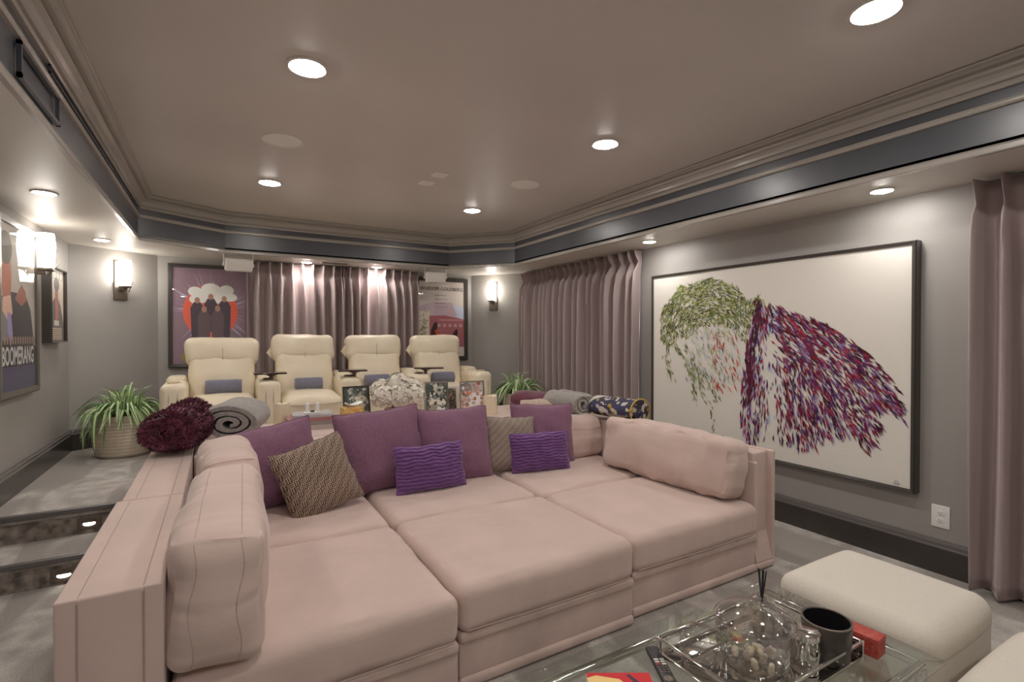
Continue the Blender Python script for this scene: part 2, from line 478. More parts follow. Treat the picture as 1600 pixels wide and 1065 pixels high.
# ceiling: tray, dropped soffit all round, lacquered fascia and mouldings
struct(MB().prism(TRAY, ZC, ZC + 0.12).build('ceiling', 'ceiling_paint', smooth=False))
mb = MB()
for i in range(6):
    j = (i + 1) % 6
    mb.prism([WALL[i], WALL[j], TRAY[j], TRAY[i]], ZS, ZS + 0.05)
struct(mb.build('ceiling_soffit', 'soffit_paint', smooth=False))
mb = MB(); to = offset_poly(TRAY, -0.03)
for i in range(6):
    j = (i + 1) % 6
    mb.prism([TRAY[i], TRAY[j], to[j], to[i]], ZS + 0.002, ZC)
struct(mb.build('ceiling_fascia', 'lacquer', smooth=False))
def moulding(name, prof, mat):
    mb = MB(); rings = [offset_poly(TRAY, d) for d, zz in prof]; n = 6
    vs = [(x, y, prof[k][1]) for k in range(len(prof)) for x, y in rings[k]]
    fs = [(k * n + i, k * n + (i + 1) % n, (k + 1) * n + (i + 1) % n, (k + 1) * n + i) for k in range(len(prof) - 1) for i in range(n)]
    mb.add(vs, fs)
    return struct(mb.build(name, mat, smooth=True, angle=25))
moulding('trim_3', [(0, 2.366), (0.014, 2.366), (0.019, 2.372), (0.019, 2.380), (0.010, 2.384), (0.010, 2.392), (0.024, 2.396), (0.028, 2.412), (0.040, 2.426), (0.058, 2.434),
                    (0.060, 2.442), (0.050, 2.446), (0.052, 2.452), (0.078, 2.455), (0.088, 2.462), (0.104, 2.466), (0.108, 2.474), (0.096, 2.4765), (0.096, 2.4801)], 'trim_paint')
moulding('trim_4', [(0, 2.288), (0.014, 2.290), (0.02, 2.298), (0.02, 2.306), (0.010, 2.311), (0.012, 2.318), (0, 2.322)], 'trim_paint')
moulding('trim_5', [(-0.01, 2.0995), (0.010, 2.0995), (0.013, 2.104), (0.013, 2.124), (0.006, 2.130), (0, 2.136)], 'trim_paint')
# raised panel mould on the left fascia
mb = MB()
def rect_ring(lo, hi, w, d, x):
    (y0, z0), (y1, z1) = lo, hi
    mb.box((x, y0, z0), (x + d, y1, z0 + w)); mb.box((x, y0, z1 - w), (x + d, y1, z1))
    mb.box((x, y0, z0), (x + d, y0 + w, z1)); mb.box((x, y1 - w, z0), (x + d, y1, z1))
rect_ring((2.26, 2.158), (2.73, 2.278), 0.014, 0.014, -0.575)
rect_ring((2.62, 2.33), (5.05, 2.364), 0.006, 0.010, -0.575)
struct(mb.build('trim_6', 'lacquer', smooth=False))
# baseboards
def baseboard(nm, p, q, z0, h=0.185):
    p = Vector(p); q = Vector(q); d = (q - p).normalized(); n = Vector((-d.y, d.x))
    prof = [(0, z0), (0.02, z0), (0.02, z0 + h - 0.045), (0, z0 + h - 0.045)]
    cap = [(0, h - 0.045), (0.023, h - 0.045), (0.024, h - 0.038), (0.018, h - 0.034), (0.02, h - 0.014), (0.012, h - 0.010), (0.010, h - 0.002), (0, h)]
    def sweep(pr):
        k = len(pr); vs = []
        for e in (p, q):
            for o, zz in pr: vs.append((e.x + n.x * o, e.y + n.y * o, zz))
        fs = [(i, (i + 1) % k, k + (i + 1) % k, k + i) for i in range(k)] + [tuple(reversed(range(k))), tuple(range(k, 2 * k))]
        return MB().add(vs, fs)
    o = struct(sweep(prof).build('baseboard_' + nm, 'baseboard_paint', smooth=False))
    sweep([(a, b + z0) for a, b in cap]).build('cap_moulding', 'baseboard_cap', o, smooth=False)
baseboard('right', (3.41, -1.9), (3.41, 4.13), 0.0)
baseboard('back_right', (3.41, 5.44), (2.90, 6.06), ZP)
baseboard('back', (2.90, 6.06), (-0.53, 6.12), ZP)
baseboard('back_left', (-0.53, 6.12), (-1.13, 5.69), ZP)
baseboard('left', (-1.13, 5.69), (-1.13, 3.79), ZP)

# ---------------------------------------------------------------- ceiling fittings
def downlight(x, y, zc, r, mat, label, group):
    t = thing('recessed_light', label, 'ceiling light', (x, y, zc), 0, group)
    MB().lathe([(r * 1.28, 0.0), (r * 1.28, -0.004), (r * 1.10, -0.008), (r * 1.0, -0.004), (r * 0.98, 0.0)], 32, cap=False).build('trim_ring', 'white_plastic', t)
    MB().lathe([(r * 1.0, -0.0045), (r * 0.94, -0.009), (r * 0.7, -0.012), (r * 0.02, -0.014)], 32, cap=True).build('lens', mat, t)
for x, y, l in [(0.34, 2.37, 'large recessed ceiling light nearest the left side, above the sectional'),
                (0.34, 4.29, 'recessed ceiling light above the leftmost cream recliner, beyond the left round speaker'),
                (2.055, 2.39, 'recessed ceiling light right of centre, nearer than the right round speaker'),
                (2.06, 4.28, 'small-looking recessed ceiling light beyond the square sensor plates'),
                (2.06, 0.92, 'largest recessed ceiling light, cut by the top edge of the photo'),
                (0.34, 0.5, 'added unseen recessed ceiling light overhead behind the view, left'),  # from here on: unseen lights, added to brighten the room
                (0.34, -0.9, 'added recessed ceiling light at the unseen end, left'),
                (2.06, -0.9, 'added recessed ceiling light at the unseen end, right')]:
    downlight(x, y, ZC, 0.07, 'can_big', l, 'downlights in the tray ceiling')
for x, y, l in [(-0.84, 3.74, 'small soffit downlight in front of the left wall sconce'),
                (-0.84, 5.33, 'small soffit downlight above the leafy plant corner'),
                (3.15, 1.37, 'small soffit downlight above the right end of the wide painting'),
                (3.15, 3.10, 'small soffit downlight above the left end of the wide painting'),
                (0.82, 5.83, 'small soffit downlight over the left back curtain'),
                (1.58, 5.83, 'small soffit downlight over the right back curtain'),
                (-0.84, 1.9, 'added small soffit downlight over the unseen left aisle'),  # this and the rest are out of view, added for more light
                (3.15, -0.4, 'added small soffit downlight at the unseen right front'),
                (-0.84, 0.1, 'added small soffit downlight at the unseen left front')]:
    downlight(x, y, ZS, 0.048, 'can_small', l, 'downlights in the soffit')
for x, y, l in [(0.335, 3.335, 'round white ceiling speaker on the left half of the ceiling'), (2.065, 3.35, 'round white ceiling speaker on the right half of the ceiling')]:
    t = thing('ceiling_speaker', l, 'speaker', (x, y, ZC), 0, 'ceiling speakers')
    MB().lathe([(0.115, 0), (0.115, -0.005), (0.108, -0.008), (0.104, -0.004)], 36, cap=False).build('rim', 'speaker_white', t)
    MB().lathe([(0.104, -0.003), (0.05, -0.005), (0.001, -0.0055)], 36).build('grille', 'speaker_white', t)
for x, y, l in [(1.40, 3.46, 'small square white ceiling plate, the farther right of two'), (1.385, 3.69, 'small square white ceiling plate, the left one of two')]:
    t = thing('sensor_plate', l, 'plate', (x, y, ZC), 0, 'square plates on the ceiling')
    MB().bbox((-0.055, -0.055, -0.006), (0.055, 0.055, 0), 0.003).build('cover', 'speaker_white', t)
    MB().bbox((-0.012, -0.012, -0.009), (0.012, 0.012, -0.006), 0.002).build('lens', 'bright_white', t)
for x, y, l in [(1.10, 5.75, 'dark slot vent in the soffit over the back curtains'), (2.66, 5.12, 'pale slot vent in the soffit by the right curtain')]:
    pale = 'pale' in l
    t = thing('soffit_vent', l, 'vent', (x, y, ZS), 0 if not pale else R(-48))
    MB().bbox((-0.15, -0.045, -0.005), (0.15, 0.045, 0), 0.002).build('frame', 'soffit_paint' if not pale else 'white_plastic', t)
    for k in range(3):
        MB().box((-0.13, -0.03 + k * 0.022, -0.0075), (0.13, -0.016 + k * 0.022, -0.005)).build('slat', 'dark_slot' if not pale else 'pot_cream', t)
# white surround speakers hanging below the soffit
for x, y, rz, l in [(0.165, 5.66, 4, 'white box speaker hung above the purple poster'), (2.235, 5.66, -20, 'white box speaker hung above the pale poster')]:
    t = thing('hanging_speaker', l, 'speaker', (x, y, ZS), R(rz), 'box speakers hung from the soffit')
    body = MB().rbox((0.235, 0.13, 0.125), 0.012, 1, 2, M=TRS((0, -0.01, -0.10), 10)).build('cabinet', 'white_plastic', t)
    MB().rbox((0.215, 0.008, 0.105), 0.004, 1, 2, M=TRS((0, -0.076, -0.112), 10)).build('grille', 'white_plastic', body)
    br = MB(); br.bbox((-0.13, -0.03, -0.006), (0.13, 0.03, 0.0), 0.002)
    for s in (-1, 1):
        br.bbox((s * 0.127 - 0.004, -0.02, -0.12), (s * 0.127 + 0.004, 0.02, -0.002), 0.002)
    br.build('bracket', 'white_plastic', t)
    for s in (-1, 1):
        MB().lathe([(0.014, 0), (0.014, 0.008), (0.006, 0.010)], 12, M=Matrix.Translation((s * 0.130, 0, -0.10)) @ Matrix.Rotation(s * PI / 2, 4, 'Y')).build('knob', 'white_plastic', t)

# ---------------------------------------------------------------- wall sconces
def sconce(origin, right, label):
    t = thing('wall_sconce', label, 'wall lamp', M=frame_matrix(origin, right), group='bronze wall sconces')
    # local: x right, y up, z out of the wall
    MB().bbox((-0.055, -0.185, 0), (0.055, -0.02, 0.022), 0.004).build('backplate', 'bronze', t)
    MB().bbox((-0.05, -0.02, 0), (0.05, 0.185, 0.012), 0.003).build('rear_plate', 'bronze', t)
    MB().bbox((-0.016, -0.10, 0.02), (0.016, -0.07, 0.085), 0.004).build('arm', 'bronze', t)
    MB().bbox((-0.034, -0.075, 0.045), (0.034, -0.055, 0.125), 0.004).build('shade_holder', 'bronze', t)
    M = Matrix.Translation((0, 0, 0.085)) @ Matrix.Rotation(-PI / 2, 4, 'X')
    MB().lathe([(0.040, -0.055), (0.044, -0.02), (0.052, 0.06), (0.053, 0.10), (0.046, 0.18), (0.045, 0.185)], 16, M=M).build('shade', 'sconce_glow', t)
    MB().tube([(0.03, -0.11, 0.085), (0.03, -0.02, 0.145)], 0.004, 8).build('finial', 'bronze', t)
sconce((-1.13, 4.68, 1.83), (0, 1, 0), 'bronze sconce with glowing glass shade beside the large left poster')
sconce((-0.805, 5.923, 1.82), (0.60, 0.43, 0), 'bronze sconce with glowing shade on the angled wall above the left plant')
sconce((3.105, 5.81, 1.815), (0.51, -0.62, 0), 'bronze sconce with glowing shade on the angled wall by the right curtain')

# ---------------------------------------------------------------- step lights and outlet
for x, y, zz, l in [(-0.665, 3.785, 0.205, 'recessed step light in the upper riser'), (-0.71, 3.445, 0.052, 'recessed step light in the lower riser')]:
    t = thing('step_light', l, 'step light', (x, y, zz), 0, 'step lights')
    MB().bbox((-0.055, -0.006, -0.035), (0.055, 0.0, 0.035), 0.003).build('plate', 'bronze', t)
    MB().bbox((-0.03, -0.016, 0.005), (0.03, -0.005, 0.018), 0.003).build('hood', 'bronze', t)
    MB().lathe([(0.030, -0.005), (0.026, -0.011), (0.004, -0.013)], 16, sy=0.45, M=Matrix.Translation((0, 0, -0.003)) @ Matrix.Rotation(PI / 2, 4, 'X') @ Matrix.Scale(-1, 4, (0, 0, 1))).build('lens', 'step_glow', t)
t = thing('wall_outlet', 'white duplex wall outlet above the right baseboard', 'outlet', M=frame_matrix((3.41, 1.188, 0.311), (0, -1, 0)))
MB().bbox((-0.041, -0.061, 0), (0.041, 0.061, 0.006), 0.003).build('cover_plate', 'bright_white', t)
for s in (-1, 1):
    f = MB().lathe([(0.0175, 0.006), (0.0175, 0.0085), (0.016, 0.009)], 20, sy=0.85, M=Matrix.Translation((0, s * 0.020, 0))).build('receptacle', 'bright_white', t)
    for dx, dy, w, h in ((-0.0065, 0.003, 0.002, 0.008), (0.0065, 0.003, 0.002, 0.007), (0, -0.008, 0.004, 0.004)):
        MB().box((dx - w / 2, s * 0.020 + dy - h / 2, 0.009), (dx + w / 2, s * 0.020 + dy + h / 2, 0.0094)).build('slot', 'dark_slot', f, smooth=False)

# ---------------------------------------------------------------- curtains
def curtain(name, label, p, q, z0, z1, npl, amp, seed, group='mauve velvet curtains'):
    """pinch-pleated velvet from p to q (top view); folds stand out to the left of p->q"""
    p = Vector(p); q = Vector(q); L = (q - p).length; d = (q - p) / L; n = Vector((-d.y, d.x))
    rng = random.Random(seed)
    ph = [rng.uniform(-0.14, 0.14) for _ in range(npl + 2)]; am = [rng.uniform(0.75, 1.15) for _ in range(npl + 2)]
    H = z1 - z0
    nu = npl * 14; nv = 34
    def fn(u, v):
        t = u * npl; k = int(min(npl - 1, math.floor(t))); fr = t - k
        a0 = am[k] * (1 - fr) + am[k + 1] * fr
        drop = (1 - v) * H                      # distance below the top
        # header: three-finger pinch that flares out above the pinch point and opens into a fold below
        pin = math.exp(-((drop - 0.11) / 0.055) ** 2)
        soft = min(1.0, max(0.0, (drop - 0.05) / 0.35))
        wob = ph[k] * (1 - fr) + ph[k + 1] * fr
        w = (t + wob * soft * 0.9 + 0.10 * math.sin(drop * 1.3 + t * 0.9 + seed) * soft)
        c = 0.5 + 0.5 * math.cos(2 * PI * w)
        sharp_top = c ** 3.0; body = c ** 0.85
        fold = (sharp_top * 0.8) * (1 - soft) + body * soft
        out = amp * a0 * fold * (1 - 0.45 * pin)
        out += 0.008 * noise.noise(Vector((u * npl * 1.3, drop * 1.5, seed)))
        along = u * L - 0.10 * (L / npl) * math.sin(2 * PI * w) * (0.5 + 0.9 * pin) * 0.9
        along = min(max(along, 0.0), L)
        P = p + d * along + n * out
        return (P.x, P.y, z0 + v * H)
    mb = MB().grid(fn, nu, nv)
    o = mb.build(name, 'velvet', None, angle=80)
    md = o.modifiers.new('cloth', 'SOLIDIFY'); md.thickness = 0.004; md.offset = 0
    return tag(o, label, 'curtain', group)
curtain('curtain', 'mauve velvet curtain panel behind the two left recliners', (1.235, 6.005), (0.25, 6.02), ZP + 0.01, 2.09, 9, 0.14, 3)
curtain('curtain', 'mauve velvet curtain panel behind the two right recliners', (2.115, 5.99), (1.20, 6.005), ZP + 0.01, 2.09, 9, 0.14, 5)
curtain('curtain', 'mauve velvet curtain on the right wall left of the wide painting', (3.385, 3.40), (3.385, 5.43), ZP + 0.03, 2.085, 18, 0.165, 8)
curtain('curtain', 'mauve velvet curtain in the right foreground beside the outlet', (3.375, 0.0), (3.375, 1.02), 0.015, 2.085, 10, 0.15, 11)

# ---------------------------------------------------------------- framed pictures
def framed(name, label, cat, M, w, h, bar, depth, fmat, group=None, glass=True):
    """empty with a mitred frame; local x right, y up, z out of the wall; the print lies at z = depth*0.6"""
    t = thing(name, label, cat, M=M, group=group)
    W, H = w / 2, h / 2; wi, hi = W - bar, H - bar
    o = [(-W, -H), (W, -H), (W, H), (-W, H)]; i_ = [(-wi, -hi), (wi, -hi), (wi, hi), (-wi, hi)]
    b = bar * 0.25; m_ = [(-W + b, -H + b), (W - b, -H + b), (W - b, H - b), (-W + b, H - b)]
    vs = [p + (0.0,) for p in o] + [p + (depth * 0.85,) for p in o] + [p + (depth,) for p in m_] + [p + (depth * 0.92,) for p in i_] + [p + (depth * 0.5,) for p in i_]
    fs = []
    for k in range(4):
        for j in range(4):
            j2 = (j + 1) % 4
            fs.append((k * 4 + j, k * 4 + j2, (k + 1) * 4 + j2, (k + 1) * 4 + j))
    MB().add(vs, fs).build('frame', fmat, t, smooth=False)
    MB().box((-wi - 0.004, -hi - 0.004, 0.002), (wi + 0.004, hi + 0.004, depth * 0.6)).build('backing', fmat, t, smooth=False)
    if glass:
        MB().add([p + (depth * 0.78,) for p in i_], [(0, 1, 2, 3)]).build('glass_pane', 'pane', t, smooth=False)
    return t, wi, hi, depth * 0.6 + 0.0006
def at_z(zz): return Matrix.Translation((0, 0, zz))
GAIN = 1.45  # lifts all print colours; reflection on the poster glass is counted in
def lin(r, g, b):
    f = lambda c: (c / 255 / 12.92) if c / 255 <= 0.04045 else ((c / 255 + 0.055) / 1.055) ** 2.4
    return tuple(min(0.9, q * GAIN) for q in (f(r), f(g), f(b)))

# large poster on the left wall: plain stand-in figure, dark title band
t, wi, hi, zz = framed('framed_poster', 'large framed poster with white title lettering on the left wall', 'poster',
                       frame_matrix((-1.13, 4.33, 1.47), (0, 1, 0)), 0.74, 1.10, 0.042, 0.045, 'frame_grey')
a = Art()
a.rect(-wi, -hi, wi, hi, lin(176, 168, 158))
a.poly([(-wi, -0.02), (-0.30, 0.06), (-0.13, 0.10), (0.02, 0.10), (0.16, 0.08), (0.24, 0.0), (0.30, -0.20), (0.30, -0.26), (-wi, -0.26)], lin(52, 48, 52))
a.poly([(-wi, -0.05), (-0.24, 0.10), (-0.16, -0.10), (-0.2, -0.2), (-wi, -0.2)], lin(120, 122, 118))
a.poly(ellipse(-0.20, 0.20, 0.085, 0.20), lin(168, 104, 84))
a.poly(ellipse(-0.21, 0.36, 0.11, 0.10), lin(92, 84, 74))
a.poly([(-0.26, 0.06), (-0.13, 0.08), (-0.10, -0.03), (-0.18, -0.08), (-0.27, -0.02)], lin(205, 168, 148))
a.poly([(-0.19, -0.03), (-0.13, -0.03), (-0.10, -0.16), (-0.14, -0.24), (-0.19, -0.15)], lin(150, 136, 178))
a.poly([(-0.06, 0.06), (0.06, 0.16), (0.14, 0.12), (0.16, 0.06), (0.06, 0.02)], lin(150, 92, 72))
a.rect(-wi, -hi, wi, -0.24, lin(78, 74, 98)); a.rect(-wi, -0.36, wi, -0.235, lin(44, 40, 50))
for k in range(14): a.rect(-wi + 0.03 + k * 0.046, -0.222, -wi + 0.055 + k * 0.046, -0.175, lin(150, 128, 112))
for k in range(9): a.rect(-wi + 0.05, -0.40 - k * 0.014, wi - 0.05, -0.404 - k * 0.014, lin(96, 94, 122))
a.build('print', t, M=at_z(zz))
text_mesh('BOOMERANG', 0.155, 'bright_white', t, at_z(zz + 0.0015) @ Matrix.Translation((0.0, -0.30, 0)), sx=0.60, sy=1.0, bold=0.004)
# narrow deep-framed poster farther along the left wall
t, wi, hi, zz = framed('framed_poster', 'narrow deep-framed poster with a standing figure beyond the left sconce', 'poster',
                       frame_matrix((-1.13, 5.15, 1.535), (0, 1, 0)), 0.43, 0.575, 0.012, 0.06, 'frame_dark')
a = Art()
a.rect(-wi, -hi, wi, hi, lin(196, 182, 168)); a.rect(-wi, hi - 0.075, wi, hi, lin(176, 160, 142))
a.poly([(-wi, -0.12), (-0.11, 0.02), (-0.03, 0.06), (0.05, 0.06), (0.12, 0.0), (wi, -0.14), (wi, -hi), (-wi, -hi)], lin(96, 88, 90))
a.poly([(-0.03, 0.06), (0.05, 0.06), (0.06, -0.10), (-0.02, -0.12)], lin(176, 100, 78))
a.poly(ellipse(0.01, 0.10, 0.045, 0.075), lin(150, 92, 72)); a.poly(ellipse(0.01, 0.165, 0.075, 0.055), lin(78, 74, 72))
a.rect(-0.06, -0.155, 0.07, -0.115, lin(214, 204, 190))
for k in range(6): a.rect(-0.15 + 0.02 * (k % 2), -0.175 - k * 0.016, 0.15, -0.183 - k * 0.016, lin(206, 184, 160))
for k in range(4): a.rect(-0.15 + k * 0.085, hi - 0.062, -0.10 + k * 0.085, hi - 0.02, lin(214, 206, 196))
a.build('print', t, M=at_z(zz))
# purple poster on the back wall: rays, plain disc, pale cloud shapes, dark group shape
t, wi, hi, zz = framed('framed_poster', 'framed purple poster with an orange-red disc behind the leftmost recliner', 'poster',
                       frame_matrix((-0.075, 6.108, 1.505), (1, -0.0175, 0)), 0.74, 1.05, 0.036, 0.04, 'frame_dark')
a = Art()
a.rect(-wi, -hi, wi, hi, lin(132, 110, 122))  # background paled to stand in for the washed-out glass reflection
rng = random.Random(4)
for k in range(46):
    an = rng.uniform(0, 2 * PI); l0 = rng.uniform(0.26, 0.36); l1 = rng.uniform(0.3, 0.46); w = rng.uniform(0.004, 0.014)
    cx, cy = 0.0, 0.06
    P = Vector((math.cos(an), math.sin(an))); N = Vector((-P.y, P.x))
    def cl(q): return (max(-wi, min(wi, q.x)), max(-hi, min(hi, q.y)))
    c0 = Vector((cx, cy))
    a.poly([cl(c0 + P * 0.2 - N * w), cl(c0 + P * l1), cl(c0 + P * 0.2 + N * w)], lin(150, 132, 150) if k % 3 else lin(160, 158, 180))
a.poly(ellipse(0.0, 0.045, 0.245, 0.28, 40), lin(214, 98, 80))
for cx, cy, rx, ry, c in [(0.0, 0.27, 0.09, 0.07, 0), (-0.14, 0.25, 0.06, 0.05, 0), (0.14, 0.27, 0.07, 0.055, 0), (0.02, 0.19, 0.16, 0.06, 0), (-0.12, 0.17, 0.07, 0.05, 0), (0.17, 0.2, 0.07, 0.045, 0)]:
    a.poly(ellipse(cx, cy, rx, ry, 20), lin(226, 216, 202))
for cx, cy, h_ in [(-0.12, 0.14, 0.36), (0.12, 0.16, 0.40), (0.0, 0.18, 0.34), (-0.06, 0.05, 0.3), (0.06, 0.06, 0.3)]:
    a.poly([(cx - 0.05, cy - h_), (cx + 0.05, cy - h_), (cx + 0.06, cy - 0.06), (cx + 0.03, cy), (cx - 0.03, cy), (cx - 0.06, cy - 0.06)], lin(78, 70, 78) if cy > 0.1 else lin(98, 84, 88))
    a.poly(ellipse(cx, cy + 0.02, 0.024, 0.032, 14), lin(160, 122, 108))
a.build('print', t, M=at_z(zz))
# pale poster on the back wall
t, wi, hi, zz = framed('framed_poster', 'framed pale poster with red building behind the rightmost recliner', 'poster',
                       frame_matrix((2.475, 6.066, 1.515), (1, -0.0175, 0)), 0.72, 1.06, 0.05, 0.04, 'frame_dark')
a = Art()
a.rect(-wi, -hi, wi, hi, lin(186, 178, 172))
a.poly([(-wi, 0.15), (-0.15, 0.22), (0.14, 0.22), (0.22, 0.0), (-wi, 0.0)], lin(172, 156, 164))
a.poly([(0.14, 0.2), (wi, 0.14), (wi, 0.0), (0.24, -0.04)], lin(176, 184, 204))
a.poly([(-0.22, 0.04), (0.05, 0.05), (wi, 0.0), (wi, -0.36), (-0.22, -0.36)], lin(150, 92, 98))
for k in range(7):
    a.poly([(-0.1, 0.20 - k * 0.022), (0.17 + k * 0.008, 0.195 - k * 0.022), (0.17 + k * 0.008, 0.19 - k * 0.022), (-0.1, 0.195 - k * 0.022)], lin(166, 128, 140))
for k in range(5): a.rect(-0.06 + k * 0.075, -0.10, -0.02 + k * 0.075, -0.06, lin(176, 140, 140))
a.rect(-0.04, -0.02, wi, 0.0, lin(172, 122, 124))
a.poly([(-wi, 0.10), (-0.17, 0.10), (-0.17, -0.33), (-wi, -0.33)], lin(196, 186, 172))
rng = random.Random(9)
for k in range(60):
    a.stroke((-0.25 + rng.gauss(0, 0.035), -0.10 + rng.gauss(0, 0.09)), rng.uniform(0, PI), 0.05, 0.01, lin(*random.Random(k).choice([(120, 126, 84), (150, 148, 104), (92, 92, 60)])))
a.poly([(-0.16, -0.33), (-0.15, -0.14), (-0.10, -0.04), (-0.06, -0.05), (-0.07, -0.16), (0.0, -0.26), (0.08, -0.28), (0.14, -0.2), (0.2, -0.12), (0.22, -0.16), (0.2, -0.24), (0.16, -0.33)], lin(52, 36, 36))
a.poly([(-0.10, -0.14), (-0.07, -0.13), (-0.03, -0.24), (-0.06, -0.26)], lin(196, 62, 48))
a.poly([(-0.16, -0.33), (0.2, -0.33), (0.24, -hi), (-0.16, -hi)], lin(190, 184, 178))
for k in range(4): a.rect(-0.10, 0.30 - k * 0.05, 0.06 + 0.02 * (k % 2), 0.306 - k * 0.05, lin(120, 112, 112))
a.build('print', t, M=at_z(zz))
text_mesh('WHOOPI GOLDBERG', 0.062, 'frame_dark', t, at_z(zz + 0.002) @ Matrix.Translation((0.0, 0.385, 0)), sx=0.97, sy=1.0, bold=0.0005)

# wide canvas on the right wall: abstract brush strokes, no figure
PW, PH = 1.985, 1.42
t, wi, hi, zz = framed('wall_painting', 'wide white canvas with green and purple brush strokes on the right wall', 'painting',
                       frame_matrix((3.41, 2.278, 1.125), (0, -1, 0)), PW, PH, 0.022, 0.065, 'frame_dark', glass=False)
MB().box((-wi, -hi, 0), (wi, hi, 0.012)).build('canvas', 'canvas', t, smooth=False, M=at_z(zz))
def inside(p, poly):
    x, y = p; c = False; n = len(poly)
    for i in range(n):
        x1, y1 = poly[i]; x2, y2 = poly[(i + 1) % n]
        if (y1 > y) != (y2 > y) and x < (x2 - x1) * (y - y1) / (y2 - y1) + x1: c = not c
    return c
HAIR = [(-0.89, 0.14), (-0.9, 0.31), (-0.86, 0.42), (-0.68, 0.59), (-0.36, 0.63), (-0.13, 0.54), (-0.04, 0.43), (0.05, 0.46), (0.09, 0.4), (0.0, 0.31),
        (-0.05, 0.1), (-0.13, 0.2), (-0.3, 0.26), (-0.48, 0.24), (-0.58, 0.15), (-0.68, 0.17), (-0.78, 0.06)]
COAT = [(0.07, 0.4), (0.24, 0.36), (0.51, 0.25), (0.73, 0.1), (0.88, -0.08), (0.94, -0.19), (0.94, -0.32), (0.85, -0.25), (0.81, -0.45), (0.75, -0.54), (0.68, -0.43),
        (0.56, -0.49), (0.44, -0.58), (0.31, -0.61), (0.2, -0.56), (0.05, -0.59), (-0.05, -0.64), (-0.1, -0.47), (-0.09, -0.18), (-0.05, 0.1), (0.0, 0.29)]
a = Art(step=0.0000012); rng = random.Random(21)
G = [(86, 92, 34), (124, 130, 62), (52, 56, 26), (150, 152, 96), (104, 116, 52), (70, 60, 40), (164, 166, 120), (90, 110, 96)]
P_ = [(92, 24, 54), (122, 36, 72), (74, 36, 92), (58, 20, 40), (96, 62, 108), (150, 44, 60), (44, 22, 30), (128, 108, 150), (110, 30, 34)]
n = 0
while n < 1900:
    p = (rng.uniform(-0.92, 0.1), rng.uniform(0.04, 0.65))
    if not inside(p, HAIR): continue
    if p[1] < 0.3 and rng.random() < 0.35: continue
    dx, dy = p[0] + 0.42, p[1] - 0.12
    an = math.atan2(dx * -1, dy) + rng.gauss(0, 0.3) if rng.random() < 0.7 else rng.gauss(-PI / 2, 0.5)
    a.stroke(p, an, rng.uniform(0.03, 0.075), rng.uniform(0.005, 0.011), lin(*rng.choice(G)), rng.uniform(-0.006, 0.006)); n += 1
for S in [[(-0.61, -0.07), (-0.48, -0.22), (-0.36, -0.41), (-0.32, -0.65)], [(-0.82, 0.09), (-0.8, -0.08), (-0.75, -0.22)], [(-0.56, -0.02), (-0.54, -0.2), (-0.51, -0.39)],
          [(-0.46, -0.10), (-0.36, -0.22), (-0.3, -0.34)], [(-0.72, 0.10), (-0.63, -0.01), (-0.55, -0.16)], [(-0.62, 0.1), (-0.52, -0.05), (-0.44, -0.25)]]:
    for k in range(44):
        u = rng.random() * (len(S) - 1); i = int(u); f = u - i
        x = S[i][0] * (1 - f) + S[i + 1][0] * f; y = S[i][1] * (1 - f) + S[i + 1][1] * f
        an = math.atan2(S[i + 1][1] - S[i][1], S[i + 1][0] - S[i][0])
        a.stroke((x + rng.gauss(0, 0.018), y), an + rng.gauss(0, 0.2), rng.uniform(0.03, 0.07), 0.008, lin(*rng.choice(G)), rng.uniform(-0.005, 0.005))
n = 0
while n < 1900:
    p = (rng.uniform(-0.12, 0.96), rng.uniform(-0.66, 0.42))
    if not inside(p, COAT): continue
    low = max(0.0, min(1.0, (0.15 - p[1]) / 0.75))
    gx = abs(p[0] - (0.13 + 0.05 * (0.1 - p[1]))) / 0.10
    if gx < 1 and p[1] < 0.2 and rng.random() < 0.93 - 0.5 * gx: continue
    if rng.random() < low * 0.55: continue
    vx, vy = p[0] - 0.02, p[1] - 0.75
    an = math.atan2(vy, vx)
    if p[1] > 0.0: an = math.atan2(-0.55 - 0.3 * (1 - p[0]), 0.75) if p[0] > 0.15 else an
    an += rng.gauss(0, 0.16)
    c = rng.choice(P_)
    if p[0] < 0.2 and rng.random() < 0.2: c = rng.choice([(150, 178, 204), (176, 150, 196)])
    a.stroke(p, an, rng.uniform(0.035, 0.10), rng.uniform(0.006, 0.015), lin(*c), rng.uniform(-0.004, 0.004)); n += 1
for k in range(150):     # dark collar edge strokes
    u = k / 150; x = 0.02 - 0.09 * u + 0.02 * math.sin(u * 9); y = 0.42 - 0.75 * u
    a.stroke((x + rng.gauss(0.02, 0.02), y), -PI / 2 - 0.1 + rng.gauss(0, 0.12), 0.07, 0.011, lin(*rng.choice([(48, 18, 34), (92, 24, 54), (70, 30, 44)])))
for k in range(240):     # loose pale and grey strokes between the two masses
    a.stroke((rng.uniform(-0.60, -0.10), rng.uniform(-0.22, 0.24)), rng.gauss(-1.2, 0.4), rng.uniform(0.04, 0.10), rng.uniform(0.004, 0.010), lin(*rng.choice([(206, 204, 204), (176, 182, 190), (160, 164, 120), (150, 160, 164), (124, 130, 62), (186, 178, 160)])), rng.uniform(-0.01, 0.01))
for k in range(44):
    a.stroke((-0.24 + rng.uniform(-0.10, 0.12), rng.uniform(-0.26, 0.18)), rng.gauss(-1.4, 0.3), rng.uniform(0.03, 0.08), 0.010, lin(*rng.choice([(176, 62, 48), (150, 44, 40), (190, 96, 80)])))
for k in range(26):
    a.stroke((rng.uniform(-0.60, -0.2), rng.uniform(-0.2, 0.22)), rng.gauss(-1.2, 0.4), rng.uniform(0.03, 0.07), 0.009, lin(*rng.choice([(66, 70, 80), (112, 132, 150), (90, 96, 100)])))
